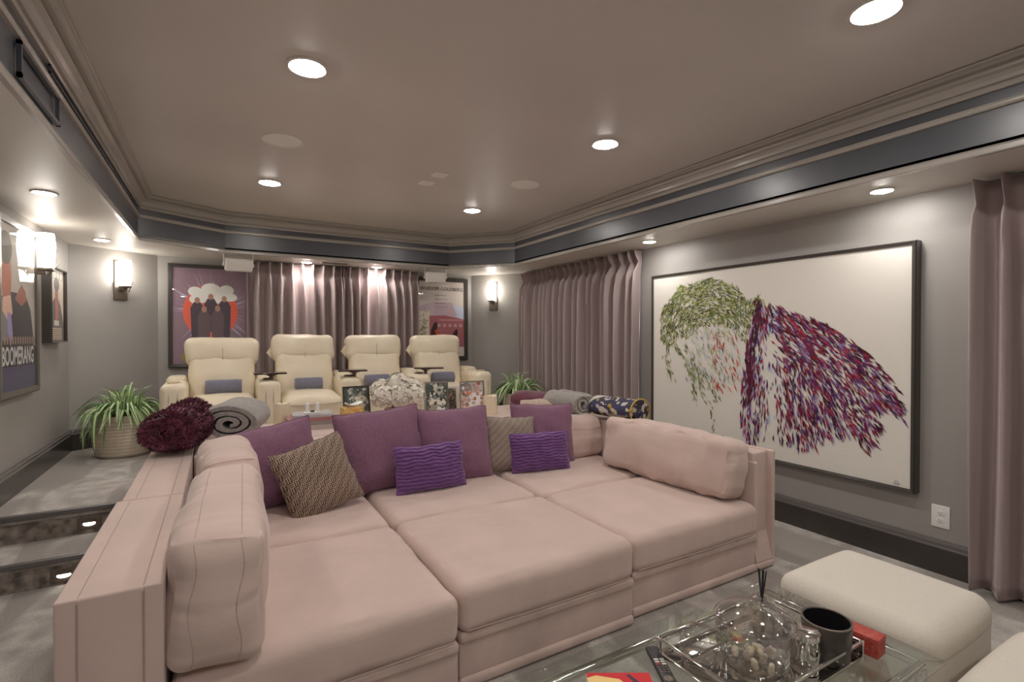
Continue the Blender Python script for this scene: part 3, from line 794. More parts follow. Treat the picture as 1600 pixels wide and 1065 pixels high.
for q in [((0.895, -0.665), 1.2, 0.04), ((0.91, -0.665), 1.9, 0.035), ((0.905, -0.675), 0.1, 0.05)]:
    a.stroke(q[0], q[1], q[2], 0.003, lin(90, 84, 80))
a.build('brush_strokes', t, M=at_z(zz + 0.0125))['kind'] = 'stuff'

# ---------------------------------------------------------------- recliners on the platform
def slanted(M, w, d, h, r, crown, seed, nz=0.004):
    return MB().rbox((w, h, d), r, 8, 4, crown=crown, nz=nz, nsc=7, M=M @ Matrix.Rotation(PI / 2, 4, 'X'), seed=seed)
def make_recliner(i, label):
    t = thing('recliner', label, 'recliner', (0.025 + 0.706 * i, 5.22, ZP), 0, 'cream leather recliners on the platform')
    MB().bbox((-0.27, -0.36, 0.0), (0.27, 0.34, 0.24), 0.02).build('base', 'leather', t)
    MB().rbox((0.505, 0.09, 0.36), 0.03, 4, 3, side=0.008, M=TRS((0, -0.40, 0.215), 0)).build('footrest', 'leather', t)
    s = MB().rbox((0.515, 0.60, 0.17), 0.055, 8, 4, crown=0.035, nz=0.005, nsc=6, M=TRS((0, -0.15, 0.37), 3), seed=i).build('seat', 'leather', t)
    MB().tube([(-0.245, -0.452, 0.395), (-0.1, -0.457, 0.385), (0.1, -0.457, 0.385), (0.245, -0.452, 0.395)], 0.003, 6).build('seam', 'leather_seam', s)
    b = slanted(TRS((0, 0.17, 0.62), -13), 0.535, 0.17, 0.46, 0.06, 0.035, i * 3.0, 0.010).build('backrest', 'leather', t)
    hz = 1.0 if i else 0.97
    h = slanted(TRS((0, 0.235, hz - 0.125), -10), 0.585 if i != 0 else 0.60, 0.175, 0.27, 0.07, 0.05, i * 5.0 + 1, 0.012).build('headrest', 'leather', t)
    MB().tube([(0, 0.105, hz - 0.25), (0, 0.093, hz - 0.18), (0, 0.10, hz - 0.09), (0, 0.14, hz - 0.02)], 0.0025, 6).build('seam', 'leather_seam', h)
    MB().prism([(-0.29, 0), (-0.335, 0.055), (-0.29, 0.12)], -0.02, 0.02, M=Matrix.Translation((0, 0.25, hz - 0.22)) @ Matrix.Rotation(PI / 2, 4, 'X')).build('side_flap', 'olive_gold' if i == 0 else 'leather', t)
    def arm(x, w, far=False):
        a_ = MB().rbox((w, 0.66, 0.60), 0.05, 3, 4, crown=0.008, M=TRS((x, -0.02, 0.305))).build('armrest', 'leather', t)
        MB().rbox((w * 0.8, 0.26, 0.07), 0.03, 3, 3, crown=0.01, M=TRS((x, 0.14, 0.605))).build('arm_pad', 'leather', a_)
        MB().lathe([(0.045, 0.606), (0.048, 0.618), (0.042, 0.622), (0.036, 0.616)], 20, M=Matrix.Translation((x, -0.22, 0)), cap=False).build('cup_ring', 'leather_seam' if (i == 0 and x < 0) or far else 'bronze', a_)
        for q in (-0.03, 0.03):
            MB().tube([(x + q, -0.352, 0.06), (x + q, -0.3525, 0.5), (x + q, -0.345, 0.56)], 0.002, 5).build('seam', 'leather_seam', a_)
    arm(-0.353, 0.185)
    if i == 3: arm(0.358, 0.185, True)
    if i > 0:
        dx = {1: -0.345, 2: -0.33, 3: -0.25}[i]
        tt = MB().rbox((0.265 if i < 3 else 0.30, 0.20, 0.016), 0.006, 1, 2, M=TRS((dx, -0.25, 0.668), 0, 0, {1: 0, 2: -8, 3: -22}[i])).build('tray_table', 'dark_wood', t)
        MB().lathe([(0.014, 0.60), (0.02, 0.64), (0.075, 0.66)], 16, M=Matrix.Translation((-0.35 + 0.02 * i, -0.25, 0))).build('tray_bracket', 'bronze', tt)
    return t
RL = ['leftmost cream leather recliner in front of the purple poster', 'second cream leather recliner from the left, before the back curtains',
      'third cream leather recliner from the left, behind the white hydrangeas', 'rightmost cream leather recliner in front of the pale poster']
for i in range(4): make_recliner(i, RL[i])
def spiral_roll(turns, r0, r1, th, length, nseg=26, sx=1.0, sz=1.0, nz=0.0, seed=0, end_round=0.0, nl=8):
    """rolled cloth along local y, centre at origin"""
    N = int(turns * nseg); prof = []
    for k in range(N + 1):
        f = k / N; an = f * turns * 2 * PI - PI / 2; r = r0 + (r1 - r0) * f
        prof.append((an, r))
    out = [(math.cos(a_) * (r + th / 2), math.sin(a_) * (r + th / 2)) for a_, r in prof]
    inn = [(math.cos(a_) * (r - th / 2), math.sin(a_) * (r - th / 2)) for a_, r in prof]
    loop = out + inn[::-1]; n = len(loop); vs = []
    for j in range(nl + 1):
        v = j / nl; y = (v - 0.5) * length
        e = min(v, 1 - v) * length
        k_ = 1.0 - end_round * max(0.0, 1 - e / (0.10 * length + 1e-6)) ** 2
        for q, (x, z_) in enumerate(loop):
            P = Vector((x * sx * k_, y, z_ * sz * k_))
            if nz:
                P += noise.noise_vector(Vector((x * 12 + seed, y * 9, z_ * 12))) * nz
            vs.append(P)
    fs = []
    for j in range(nl):
        for q in range(n):
            q2 = (q + 1) % n
            fs.append((j * n + q, (j + 1) * n + q, (j + 1) * n + q2, j * n + q2))
    for j, flip in ((0, False), (nl, True)):
        for k in range(N):
            f = (j * n + k, j * n + k + 1, j * n + n - 2 - k, j * n + n - 1 - k)
            fs.append(f if not flip else tuple(reversed(f)))
    return MB().add(vs, fs)
TW = [((0.03, 5.20, 0.845), 0.285, 'blue-grey rolled towel on the leftmost recliner'), ((0.745, 5.20, 0.835), 0.245, 'blue-grey rolled towel on the second recliner from the left'),
      ((1.41, 5.20, 0.84), 0.245, 'blue-grey rolled towel on the third recliner, behind the hydrangeas'), ((2.14, 5.20, 0.84), 0.245, 'blue-grey rolled towel on the rightmost recliner')]
for (loc, ln, l) in TW:
    t = thing('rolled_towel', l, 'towel', loc, 0, 'rolled towels on the recliners')
    spiral_roll(3.2, 0.012, 0.062, 0.014, ln, nz=0.002, end_round=0.05, sz=1.08).build('towel_roll', 'towel_blue', t, M=Matrix.Rotation(PI / 2, 4, 'Z'))

# ---------------------------------------------------------------- the blush sectional
ZSEAT = 0.378
def arm_block(parent, x0, x1, y0, y1, h, name='arm', w=0.045):
    """upholstered block: core panel with a raised border slab either side, so seams show on top and front"""
    ar = MB().bbox((x0 + w - 0.004, y0, 0.02), (x1 - w + 0.004, y1 - 0.001, h - 0.001), 0.007, seg=3).build(name, 'suede', parent)
    MB().bbox((x0, y0, 0.02), (x0 + w, y1, h), 0.006, seg=3).build('border_panel', 'suede', ar)
    MB().bbox((x1 - w, y0, 0.02), (x1, y1, h), 0.006, seg=3).build('border_panel', 'suede', ar)
    for xx in (x0 + w, x1 - w):
        MB().tube([(xx, y0 - 0.0005, 0.06), (xx, y0 - 0.0005, h - 0.012), (xx, y0 + 0.012, h - 0.002), (xx, y1 - 0.02, h - 0.002)], 0.0018, 6).build('seam', 'seam', ar)
    return ar
def sofa_module(label, x0, x1, y0, y1, seed, front=True, back=None, z=ZSEAT, creases=()):
    t = thing('sofa_module', label, 'sofa', ((x0 + x1) / 2, (y0 + y1) / 2, 0), 0, 'modules of the blush sectional')
    cx, cy = (x0 + x1) / 2, (y0 + y1) / 2
    def B(lo, hi, r=0.012): return MB().bbox((lo[0] - cx, lo[1] - cy, lo[2]), (hi[0] - cx, hi[1] - cy, hi[2]), r, seg=3)
    B((x0 + 0.006, y0 + 0.022, 0.045), (x1 - 0.006, y1 - 0.004, 0.18), 0.006).build('base', 'suede_dark', t)
    B((x0 + 0.004, y0 + 0.010, 0.004), (x1 - 0.004, y1 - 0.004, 0.047), 0.016).build('bottom_band', 'suede_dark', t)
    B((x0 + 0.004, y0 + 0.008, 0.172), (x1 - 0.004, y1 - 0.004, 0.214), 0.018).build('top_band', 'suede_dark', t)
    hgt = z - 0.205
    c = MB().rbox((x1 - x0 - 0.004, y1 - y0 - 0.004, hgt), 0.045, 44, 4, crown=0.012, nz=0.006, nsc=3.2, side=0.005, wr=0.007, wf=11.0, creases=creases,
                  M=Matrix.Translation((0, 0, 0.205 + hgt / 2)), seed=seed).build('seat_cushion', 'suede', t)
    MB().tube([(x0 - cx + 0.03, y0 - cy + 0.001, 0.226), (0, y0 - cy - 0.003, 0.224), (x1 - cx - 0.03, y0 - cy + 0.001, 0.226)], 0.003, 6).build('piping', 'seam', c)
    return t, cx, cy
t, cx, cy = sofa_module('front left blush sofa module with the wide arm block', -0.12, 0.735, 1.61, 2.425, 1.3, creases=[((0.03, 0.15), (0.37, -0.01), 0.006, 0.018), ((0.11, 0.23), (0.30, 0.14), 0.005, 0.018)])
arm_block(t, -0.352 - cx, -0.130 - cx, 1.60 - cy, 2.47 - cy, 0.652)
t, cx, cy = sofa_module('front middle blush sofa ottoman module between two seats', 0.745, 1.61, 1.65, 2.432, 4.7, z=0.384, creases=[((-0.33, 0.24), (0.10, -0.02), 0.009, 0.02), ((-0.1, 0.3), (0.12, 0.2), 0.006, 0.018)])
t, cx, cy = sofa_module('front right blush sofa module with the slim panelled arm', 1.622, 2.55, 1.685, 2.44, 8.1)
ar = MB().bbox((2.566 - cx, 1.735 - cy, 0.02), (2.69 - cx, 2.46 - cy, 0.648), 0.012, seg=3).build('arm', 'suede', t)
MB().bbox((2.688 - cx, 1.70 - cy, 0.02), (2.716 - cx, 2.46 - cy, 0.655), 0.010, seg=3).build('border_panel', 'suede', ar)
MB().bbox((2.556 - cx, 1.715 - cy, 0.05), (2.583 - cx, 2.46 - cy, 0.60), 0.010, seg=3).build('border_panel', 'suede', ar)
MB().bbox((2.54 - cx, 1.695 - cy, 0.004), (2.714 - cx, 1.76 - cy, 0.047), 0.016, seg=3).build('bottom_band', 'suede_dark', ar)
MB().prism([(1.735 - cy, 0.05), (1.735 - cy, 0.20), (1.70 - cy, 0.05)], 2.55 - cx, 2.69 - cx, M=Matrix(((0, 0, 1, 0), (1, 0, 0, 0), (0, 1, 0, 0), (0, 0, 0, 1)))).build('mitre_panel', 'suede_dark', ar, smooth=False)
t, cx, cy = sofa_module('back left blush sofa corner module under the burgundy fur roll', -0.12, 0.735, 2.435, 3.21, 12.2)
arm_block(t, -0.338 - cx, -0.130 - cx, 2.485 - cy, 3.46 - cy, 0.65)
MB().bbox((-0.125 - cx, 3.22 - cy, 0.02), (0.735 - cx, 3.46 - cy, 0.65), 0.014, seg=3).build('back_block', 'suede', t)
t, cx, cy = sofa_module('back middle blush sofa module behind the two violet cushions', 0.745, 1.61, 2.442, 3.21, 15.9)
MB().bbox((0.745 - cx, 3.22 - cy, 0.02), (1.61 - cx, 3.46 - cy, 0.65), 0.014, seg=3).build('back_block', 'suede', t)
t, cx, cy = sofa_module('back right blush sofa corner module under the patterned quilt roll', 1.622, 2.55, 2.45, 3.21, 20.4)
MB().bbox((1.622 - cx, 3.22 - cy, 0.02), (2.75 - cx, 3.46 - cy, 0.65), 0.014, seg=3).build('back_block', 'suede', t)
MB().bbox((2.556 - cx, 2.47 - cy, 0.02), (2.75 - cx, 3.215 - cy, 0.65), 0.014, seg=3).build('arm', 'suede', t)
t = thing('console_shelf', 'blush upholstered console shelf behind the sectional, holding candles and frames', 'console', (1.21, 3.78, 0))
MB().bbox((-1.54, -0.31, 0.60), (1.54, 0.33, 0.652), 0.014, seg=3).build('padded_top', 'suede', t)
MB().bbox((-1.52, -0.29, 0.01), (1.52, 0.31, 0.60), 0.010).build('body', 'suede_dark', t)

def box_cushion(label, M, size, seed, nz=0.012, r=0.05, side=0.02, piped=None):
    t = thing('back_cushion', label, 'cushion', M=M, group='loose blush back cushions')
    mbc = MB().rbox(size, r, 46, 4, ear=0.05, crown=0.022, crown_bottom=0.01, side=side, nz=nz, nsc=6.5, seed=seed, wr=0.015, wf=17.0)
    c = mbc.build('cushion', 'suede', t)
    if piped:                                   # boxing seams laid on the cushion's own surface
        tree = BVHTree.FromPolygons([tuple(v) for v in mbc.v], [tuple(f) for f in mbc.f]); h = [q / 2 for q in size]
        for s in (-1, 1):
            x = s * h[0] * 0.50; pts = []
            for k in range(25):
                hit = tree.ray_cast(Vector((x + 0.008 * math.sin(k * 0.4), -2, -h[2] * 0.93 + k / 24 * h[2] * 1.86)), Vector((0, 1, 0)))
                if hit[0]: pts.append(hit[0] + Vector((0, 0.0004, 0)))
            for k in range(40):
                hit = tree.ray_cast(Vector((x, -h[1] * 0.93 + k / 39 * h[1] * 1.8, 2)), Vector((0, 0, -1)))
                if hit[0]: pts.append(hit[0] - Vector((0, 0, 0.0004)))
            MB().tube(pts, 0.0016, 6).build('seam', 'seam', c)
    return t
box_cushion('large upright blush cushion at the near left arm', TRS((0.004, 2.02, 0.565), 0, 2, -2), (0.225, 0.87, 0.36), 3.3, side=0.03, piped=True)
box_cushion('blush cushion along the left arm behind the large upright one', TRS((0.035, 2.78, 0.575), 0, -4, 3), (0.21, 0.62, 0.37), 7.9, side=0.03)
box_cushion('long blush cushion leaning on the right arm', TRS((2.45, 2.255, 0.552), 0, 8, 2), (0.185, 0.99, 0.33), 11.2, nz=0.016, side=0.03)
box_cushion('blush cushion in the right back corner under the quilt roll', TRS((2.33, 3.09, 0.525), -8, 0, 0), (0.46, 0.19, 0.29), 14.0)
box_cushion('blush back cushion hidden behind the left purple pillows', TRS((0.42, 3.165, 0.52), -3, 0, 0), (0.58, 0.09, 0.27), 18.0, nz=0.008)
box_cushion('blush back cushion hidden behind the middle purple pillows', TRS((1.19, 3.165, 0.52), -3, 0, 0), (0.82, 0.09, 0.27), 19.0, nz=0.008)

# ---------------------------------------------------------------- pillows
def pillow(label, center, w, h, th, yaw, lean, roll, mat, seed, ribs=0, group=None, backmat=None):
    M = Matrix.Translation(center) @ Matrix.Rotation(R(yaw), 4, 'Z') @ Matrix.Rotation(R(lean), 4, 'X') @ Matrix.Rotation(R(roll), 4, 'Y')
    t = thing('throw_pillow', label, 'pillow', M=M, group=group)
    nu, nv = (44, 84) if ribs else (30, 30)
    def surf(sgn, ruffle):
        def fn(a, b):
            u, v = 2 * a - 1, 2 * b - 1
            # crowd samples a little to the rim
            u = math.sin(u * PI / 2) * 0.35 + u * 0.65; v = math.sin(v * PI / 2) * 0.35 + v * 0.65
            x = w / 2 * u * (1 - 0.045 * (1 - v * v) * abs(u)); z_ = h / 2 * v * (1 - 0.05 * (1 - u * u) * abs(v))
            pu = max(0, 1 - abs(u) ** 2.6); pv = max(0, 1 - abs(v) ** 2.6)
            y = th / 2 * (pu * pv) ** 0.5
            n1 = noise.noise(Vector((u * 2.2 + seed, v * 2.2, seed * 0.7))); n2 = noise.noise(Vector((u * 6 + seed, v * 5 - seed, 1.7)))
            edge = 1 - (pu * pv) ** 0.5
            y *= (1 + 0.16 * n1 + 0.22 * n2 * edge)
            if ribs:
                ph = v * ribs * PI + 0.9 * math.sin(u * 11 + v * 3 + seed) + 0.6 * math.sin(u * 23 - v * 17)
                y += 0.0065 * math.sin(ph) * min(1, 3 * (pu * pv) ** 0.5)
            x += 0.008 * noise.noise(Vector((v * 3 + seed, 5.1, u))) ; z_ += 0.008 * noise.noise(Vector((u * 3 - seed, 2.1, v)))
            return (x, -sgn * y, z_)
        return fn
    f = MB().grid(surf(1, 0), nu, nv); b = MB().grid(surf(-1, 0), nu if not ribs else 20, nv if not ribs else 20)
    b.f = [tuple(reversed(q)) for q in b.f]
    f.build('front_cover', mat, t, angle=80); b.build('back_cover', backmat or mat, t, angle=80)
    # knife-edge piping round the rim
    rim = []
    e = surf(1, 0)
    for k in range(24): rim.append(e(k / 24, 0))
    for k in range(24): rim.append(e(1, k / 24))
    for k in range(24): rim.append(e(1 - k / 24, 1))
    for k in range(24): rim.append(e(0, 1 - k / 24))
    MB().tube(rim, 0.004, 6, closed=True).build('edge_piping', backmat or mat, t)
    return t
GP = 'large purple pillows'
pillow('large purple pillow behind the dark woven pillow, leftmost', (0.255, 3.00, 0.60), 0.47, 0.44, 0.17, 8, -16, -9, 'purple_cloth', 1.1, group=GP)
pillow('large purple pillow left behind the front violet cushion', (0.845, 3.03, 0.61), 0.52, 0.49, 0.19, -2, -14, -4, 'purple_cloth', 4.3, group=GP)
pillow('large purple pillow right behind the front violet cushion', (1.315, 3.00, 0.595), 0.50, 0.48, 0.18, -3, -16, 0, 'purple_cloth', 7.7, group=GP)
pillow('large purple pillow behind the right violet cushion', (2.03, 3.045, 0.585), 0.48, 0.44, 0.16, -14, -12, 2, 'purple_cloth', 9.2, group=GP)
pillow('dark brown woven pillow with light bars, propped at the left', (0.445, 2.80, 0.555), 0.38, 0.38, 0.15, 8, -20, -15, 'weave_warm', 2.4, group='woven pillows', backmat='weave_warm')
pillow('paler woven pillow tucked beside the right violet cushion', (1.72, 2.985, 0.56), 0.37, 0.37, 0.15, -8, -14, 3, 'weave_pale', 5.5, group='woven pillows')
pillow('ruched violet lumbar cushion in front of two purple pillows', (1.085, 2.83, 0.515), 0.43, 0.275, 0.13, -3, -14, -1, 'violet_cloth', 3.0, ribs=13, group='ruched violet cushions')
pillow('ruched violet lumbar cushion at the right, before the paler woven pillow', (1.885, 2.86, 0.51), 0.42, 0.265, 0.12, -14, -12, -1, 'violet_cloth', 6.0, ribs=13, group='ruched violet cushions')

# ---------------------------------------------------------------- rolled blankets
def fur_blades(src, n, ln, seed, cols, wd=0.0035):
    """short fur as thin blades standing on a mesh's faces"""
    rng = random.Random(seed); me = src.data; mb = MB()
    ar = [p.area for p in me.polygons]; tot = sum(ar); acc = []; s_ = 0
    for q in ar: s_ += q; acc.append(s_)
    import bisect
    for k in range(n):
        p = me.polygons[min(len(ar) - 1, bisect.bisect(acc, rng.random() * tot))]
        vs = [me.vertices[i].co for i in p.vertices]
        a_, b_ = rng.random(), rng.random()
        P = vs[0].lerp(vs[1], a_).lerp(vs[-1].lerp(vs[2], a_), b_)
        N = p.normal + Vector((rng.gauss(0, .45), rng.gauss(0, .45), rng.gauss(-0.15, .45))); N.normalize()
        S = N.cross(Vector((rng.gauss(0, 1), rng.gauss(0, 1), rng.gauss(0, 1)))).normalized() * wd
        l = ln * rng.uniform(0.6, 1.2)
        mb.add([P - S, P + S, P + N * l], [(0, 1, 2)], col=cols[rng.randrange(len(cols))])
    o = mb.build('fur_pile', 'leafy', src, smooth=False); o['kind'] = 'stuff'
    return o
t = thing('rolled_blanket', 'rolled burgundy fur blanket on the left corner of the sectional', 'blanket', M=TRS((-0.205, 3.43, 0.79), 0, 0, -12), group='rolled blankets')
b = spiral_roll(2.5, 0.012, 0.112, 0.036, 0.42, sx=1.42, sz=1.0, nz=0.016, seed=2, end_round=0.10, nseg=30, nl=10).build('blanket_roll', 'burgundy_fur', t)
fur_blades(b, 16000, 0.02, 5, [(0.05, 0.006, 0.016), (0.09, 0.012, 0.03), (0.15, 0.03, 0.06), (0.22, 0.06, 0.10), (0.03, 0.004, 0.01)])
t = thing('rolled_blanket', 'rolled grey fleece blanket beside the burgundy fur roll', 'blanket', M=TRS((0.10, 3.60, 0.782), 0, 0, -14), group='rolled blankets')
spiral_roll(2.8, 0.015, 0.112, 0.025, 0.44, sx=1.5, sz=1.0, nz=0.008, seed=9, end_round=0.08, nseg=30).build('blanket_roll', 'grey_fleece', t)
t = thing('rolled_blanket', 'folded burgundy blanket roll beside the right plant', 'blanket', M=TRS((2.36, 3.69, 0.747), 0, 0, 20), group='rolled blankets')
b = spiral_roll(2.2, 0.03, 0.078, 0.026, 0.34, sx=1.4, sz=0.95, nz=0.008, seed=4, end_round=0.1).build('blanket_roll', 'burgundy_side', t)
t = thing('rolled_blanket', 'beige fleece blanket bundled between burgundy and grey ones', 'blanket', M=TRS((2.28, 3.45, 0.722), 0, 0, 60), group='rolled blankets')
spiral_roll(2.0, 0.02, 0.055, 0.024, 0.34, sx=1.2, sz=0.95, nz=0.012, seed=14, end_round=0.15).build('blanket_roll', 'beige_fleece', t)
t = thing('rolled_blanket', 'loose grey fleece roll next to the patterned quilt', 'blanket', M=TRS((2.44, 3.30, 0.765), 0, 6, 4), group='rolled blankets')
spiral_roll(2.4, 0.018, 0.098, 0.025, 0.40, sx=1.25, sz=0.98, nz=0.014, seed=24, end_round=0.10, nseg=28).build('blanket_roll', 'grey_fleece', t)
# patterned quilt: colour patches are its own print
m, nt, bb = nt_new('quilt')
tc = nt.nodes.new('ShaderNodeTexCoord'); vo = nt.nodes.new('ShaderNodeTexVoronoi'); vo.inputs['Scale'].default_value = 42
nt.links.new(tc.outputs['Object'], vo.inputs['Vector'])
cr = nt.nodes.new('ShaderNodeValToRGB'); cr.color_ramp.interpolation = 'CONSTANT'
E_ = cr.color_ramp.elements; E_[0].color = (0.045, 0.04, 0.075, 1); E_[0].position = 0
for pos, c in ((0.5, (0.55, 0.5, 0.46)), (0.62, (0.05, 0.05, 0.12)), (0.78, (0.45, 0.30, 0.05)), (0.86, (0.06, 0.045, 0.06))):
    q = E_.new(pos); q.color = c + (1,)
sp = nt.nodes.new('ShaderNodeSeparateColor'); nt.links.new(vo.outputs['Color'], sp.inputs[0])
nt.links.new(sp.outputs[0], cr.inputs[0])
n4 = nt.nodes.new('ShaderNodeTexNoise'); n4.inputs['Scale'].default_value = 5; nt.links.new(tc.outputs['Object'], n4.inputs['Vector'])
r4 = nt.nodes.new('ShaderNodeValToRGB'); r4.color_ramp.interpolation = 'CONSTANT'
r4.color_ramp.elements[0].color = (0.0, 0.0, 0.0, 1); r4.color_ramp.elements[1].color = (1, 1, 1, 1); r4.color_ramp.elements[1].position = 0.56
nt.links.new(n4.outputs['Fac'], r4.inputs[0])
mx = nt.nodes.new('ShaderNodeMix'); mx.data_type = 'RGBA'
nt.links.new(r4.outputs[0], mx.inputs[0]); nt.links.new(cr.outputs[0], mx.inputs[6]); mx.inputs[7].default_value = (0.60, 0.55, 0.50, 1)
nt.links.new(mx.outputs[2], bb.inputs['Base Color']); setin(bb, 'Roughness', 0.8); MATS['quilt'] = m
t = thing('rolled_blanket', 'rolled navy and yellow patterned quilt on the right corner', 'blanket', M=TRS((2.625, 2.90, 0.748), 0, 0, 8), group='rolled blankets')
b = spiral_roll(2.8, 0.02, 0.080, 0.020, 0.42, sx=1.25, sz=1.0, nz=0.004, seed=31, end_round=0.04, nseg=28).build('blanket_roll', 'quilt', t)
pts = [(math.cos(a_) * 0.112, -0.205, math.sin(a_) * 0.09) for a_ in [R(-60 + 12 * k) for k in range(25)]]
MB().tube(pts, 0.006, 6).build('gold_binding', 'gold_edge', b)
t = thing('serving_board', 'dark wooden arm tray on the right corner of the sectional', 'tray', (2.655, 2.64, 0.652))
MB().bbox((-0.085, -0.165, 0.0), (0.085, 0.165, 0.012), 0.004).build('board', 'dark_wood', t)
for s in (-1, 1):
    MB().bbox((s * 0.085 - 0.006, -0.165, 0.0), (s * 0.085 + 0.006, 0.165, 0.022), 0.003).build('rim', 'black_metal', t)

# ---------------------------------------------------------------- potted spider plants
def leaf_mesh(L, w, lift, droop, seed):
    rng = random.Random(seed); N = 9; vs = []; fs = []; cols = []
    tw = rng.uniform(-0.25, 0.25)
    for k in range(N + 1):
        u = k / N
        x = L * (u * 0.92) * (1 - 0.18 * u * droop); z_ = lift * math.sin(min(1.0, u * 1.25) * PI / 2) * (1 - 0.0 * u) - droop * L * max(0, u - 0.28) ** 1.7
        ww = w * (0.55 + 0.9 * u) * (1 - u) ** 0.55 * 1.2 + 0.0008
        off = tw * L * u * u
        for q, s in enumerate((-1, -0.42, 0.42, 1)):
            vs.append((x, off + s * ww, z_ + (0.006 if abs(s) > 0.9 else 0.0) * (1 - u)))
    for k in range(N):
        for q in range(3):
            fs.append((k * 4 + q, k * 4 + q + 1, (k + 1) * 4 + q + 1, (k + 1) * 4 + q)); cols.append(q)
    mb = MB(); mb.v = [Vector(p) for p in vs]; mb.f = [list(f) for f in fs]
    g = rng.choice([(0.15, 0.33, 0.10), (0.20, 0.40, 0.13), (0.12, 0.28, 0.08)]); wv = rng.choice([(0.66, 0.72, 0.44), (0.72, 0.76, 0.52), (0.52, 0.64, 0.32)])
    mb.c = [(wv if q == 1 else g) if rng.random() > -1 and seed % 3 else (g if q == 1 else wv) for q in cols]
    o = mb.build('leaf', 'leafy'); me = o.data; bpy.data.objects.remove(o, do_unlink=True)
    return me
LEAVES = [leaf_mesh(random.Random(k).uniform(0.26, 0.40), random.Random(k + 50).uniform(0.010, 0.0145), random.Random(k + 9).uniform(0.06, 0.17), random.Random(k + 3).uniform(0.7, 1.8), k) for k in range(14)]
UPLEAVES = [leaf_mesh(random.Random(k).uniform(0.2, 0.28), 0.009, random.Random(k + 9).uniform(0.14, 0.22), random.Random(k + 3).uniform(0.2, 0.5), k + 100) for k in range(6)]
def plant(label, loc, rw, rd, h, n, seed, vertical):
    t = thing('potted_plant', label, 'plant', loc, 0, 'potted spider plants')
    prof = [(0.78, 0.0), (0.84, 0.012)]
    if not vertical:
        for k in range(11):
            z0 = 0.02 + k * (h - 0.05) / 11; z1 = 0.02 + (k + 1) * (h - 0.05) / 11; f = 0.88 + 0.12 * math.sin(min(1, (k + 1) / 7) * PI / 2)
            prof += [(f * 0.975, z0), (f, z0 + (z1 - z0) * 0.3), (f, z0 + (z1 - z0) * 0.7)]
    else:
        prof += [(0.92, 0.06), (1.0, h * 0.5), (1.0, h - 0.03)]
    prof += [(1.0, h - 0.02), (0.98, h), (0.92, h), (0.9, h - 0.03)]
    pot = MB().lathe([(r * rw, z_) for r, z_ in prof], 40, sy=rd / rw).build('pot', 'pot_cream', t, angle=50)
    if vertical:
        for k in range(30):
            a_ = 2 * PI * k / 30
            MB().tube([(math.cos(a_) * rw * 0.99, math.sin(a_) * rd * 0.99, 0.05), (math.cos(a_) * rw * 1.004, math.sin(a_) * rd * 1.004, h - 0.03)], 0.007, 6).build('rib', 'pot_cream', pot)
    MB().lathe([(rw * 0.9, h - 0.035), (rw * 0.5, h - 0.02), (0.001, h - 0.015)], 24, sy=rd / rw).build('soil', 'soil', t)
    rng = random.Random(seed)
    for k in range(n):
        up = rng.random() < 0.22
        me = rng.choice(UPLEAVES if up else LEAVES)
        an = rng.uniform(0, 2 * PI); rr = math.sqrt(rng.random()) * 0.6
        o = link('leaf', me, t)
        o.location = (math.cos(an) * rw * rr, math.sin(an) * rd * rr, h - 0.02)
        o.rotation_euler = (rng.gauss(0, 0.15), rng.uniform(-0.55, 0.15) if not up else rng.uniform(-0.9, -0.4), an + rng.gauss(0, 0.5))
        s = rng.uniform(0.8, 1.12); o.scale = (s, s, s)
    return t
plant('green and white spider plant in a round ribbed cream pot, left', (-0.70, 5.29, ZP), 0.215, 0.19, 0.345, 170, 3, False)
plant('green spider plant in an upright fluted cream pot, right', (2.87, 4.80, ZP), 0.16, 0.16, 0.37, 130, 7, True)

# ---------------------------------------------------------------- things on the console shelf
ZT = 0.652
def candle(label, loc, r, h):
    t = thing('pillar_candle', label, 'candle', loc, 0, 'cream pillar candles')
    mb = MB().lathe([(r, 0), (r, h * 0.5), (r * 0.99, h - 0.01), (r * 0.93, h), (r * 0.8, h - 0.004), (r * 0.55, h - 0.014), (0.001, h - 0.018)], 28)
    for v in mb.v:
        if v.z > h - 0.012: v.z += 0.006 * math.sin(math.atan2(v.y, v.x) * 2 + 1)
    mb.build('wax', 'wax', t)
    MB().tube([(0, 0, h - 0.02), (0.001, 0, h), (0.003, 0, h + 0.006)], 0.0015, 6).build('wick', 'dark_slot', t)
candle('cream pillar candle beside the stack of books', (0.385, 3.97, ZT), 0.055, 0.165)
candle('cream pillar candle at the right end near the photo frames', (1.955, 3.72, ZT), 0.058, 0.15)
BK = [((0.555, 3.80), 0.30, 0.23, 0.030, 2, (0.50, 0.42, 0.38), 'bottom book of the stack, greyish brown'), ((0.56, 3.80), 0.29, 0.225, 0.026, -2, (0.28, 0.24, 0.23), 'second book from the bottom of the stack, dark grey'),
      ((0.55, 3.80), 0.285, 0.22, 0.024, 4, (0.42, 0.17, 0.16), 'thin faded red book in the stack'), ((0.565, 3.795), 0.26, 0.2, 0.018, -4, (0.42, 0.40, 0.40), 'silver grey book on top of the stack')]
zb = ZT + 0.0005
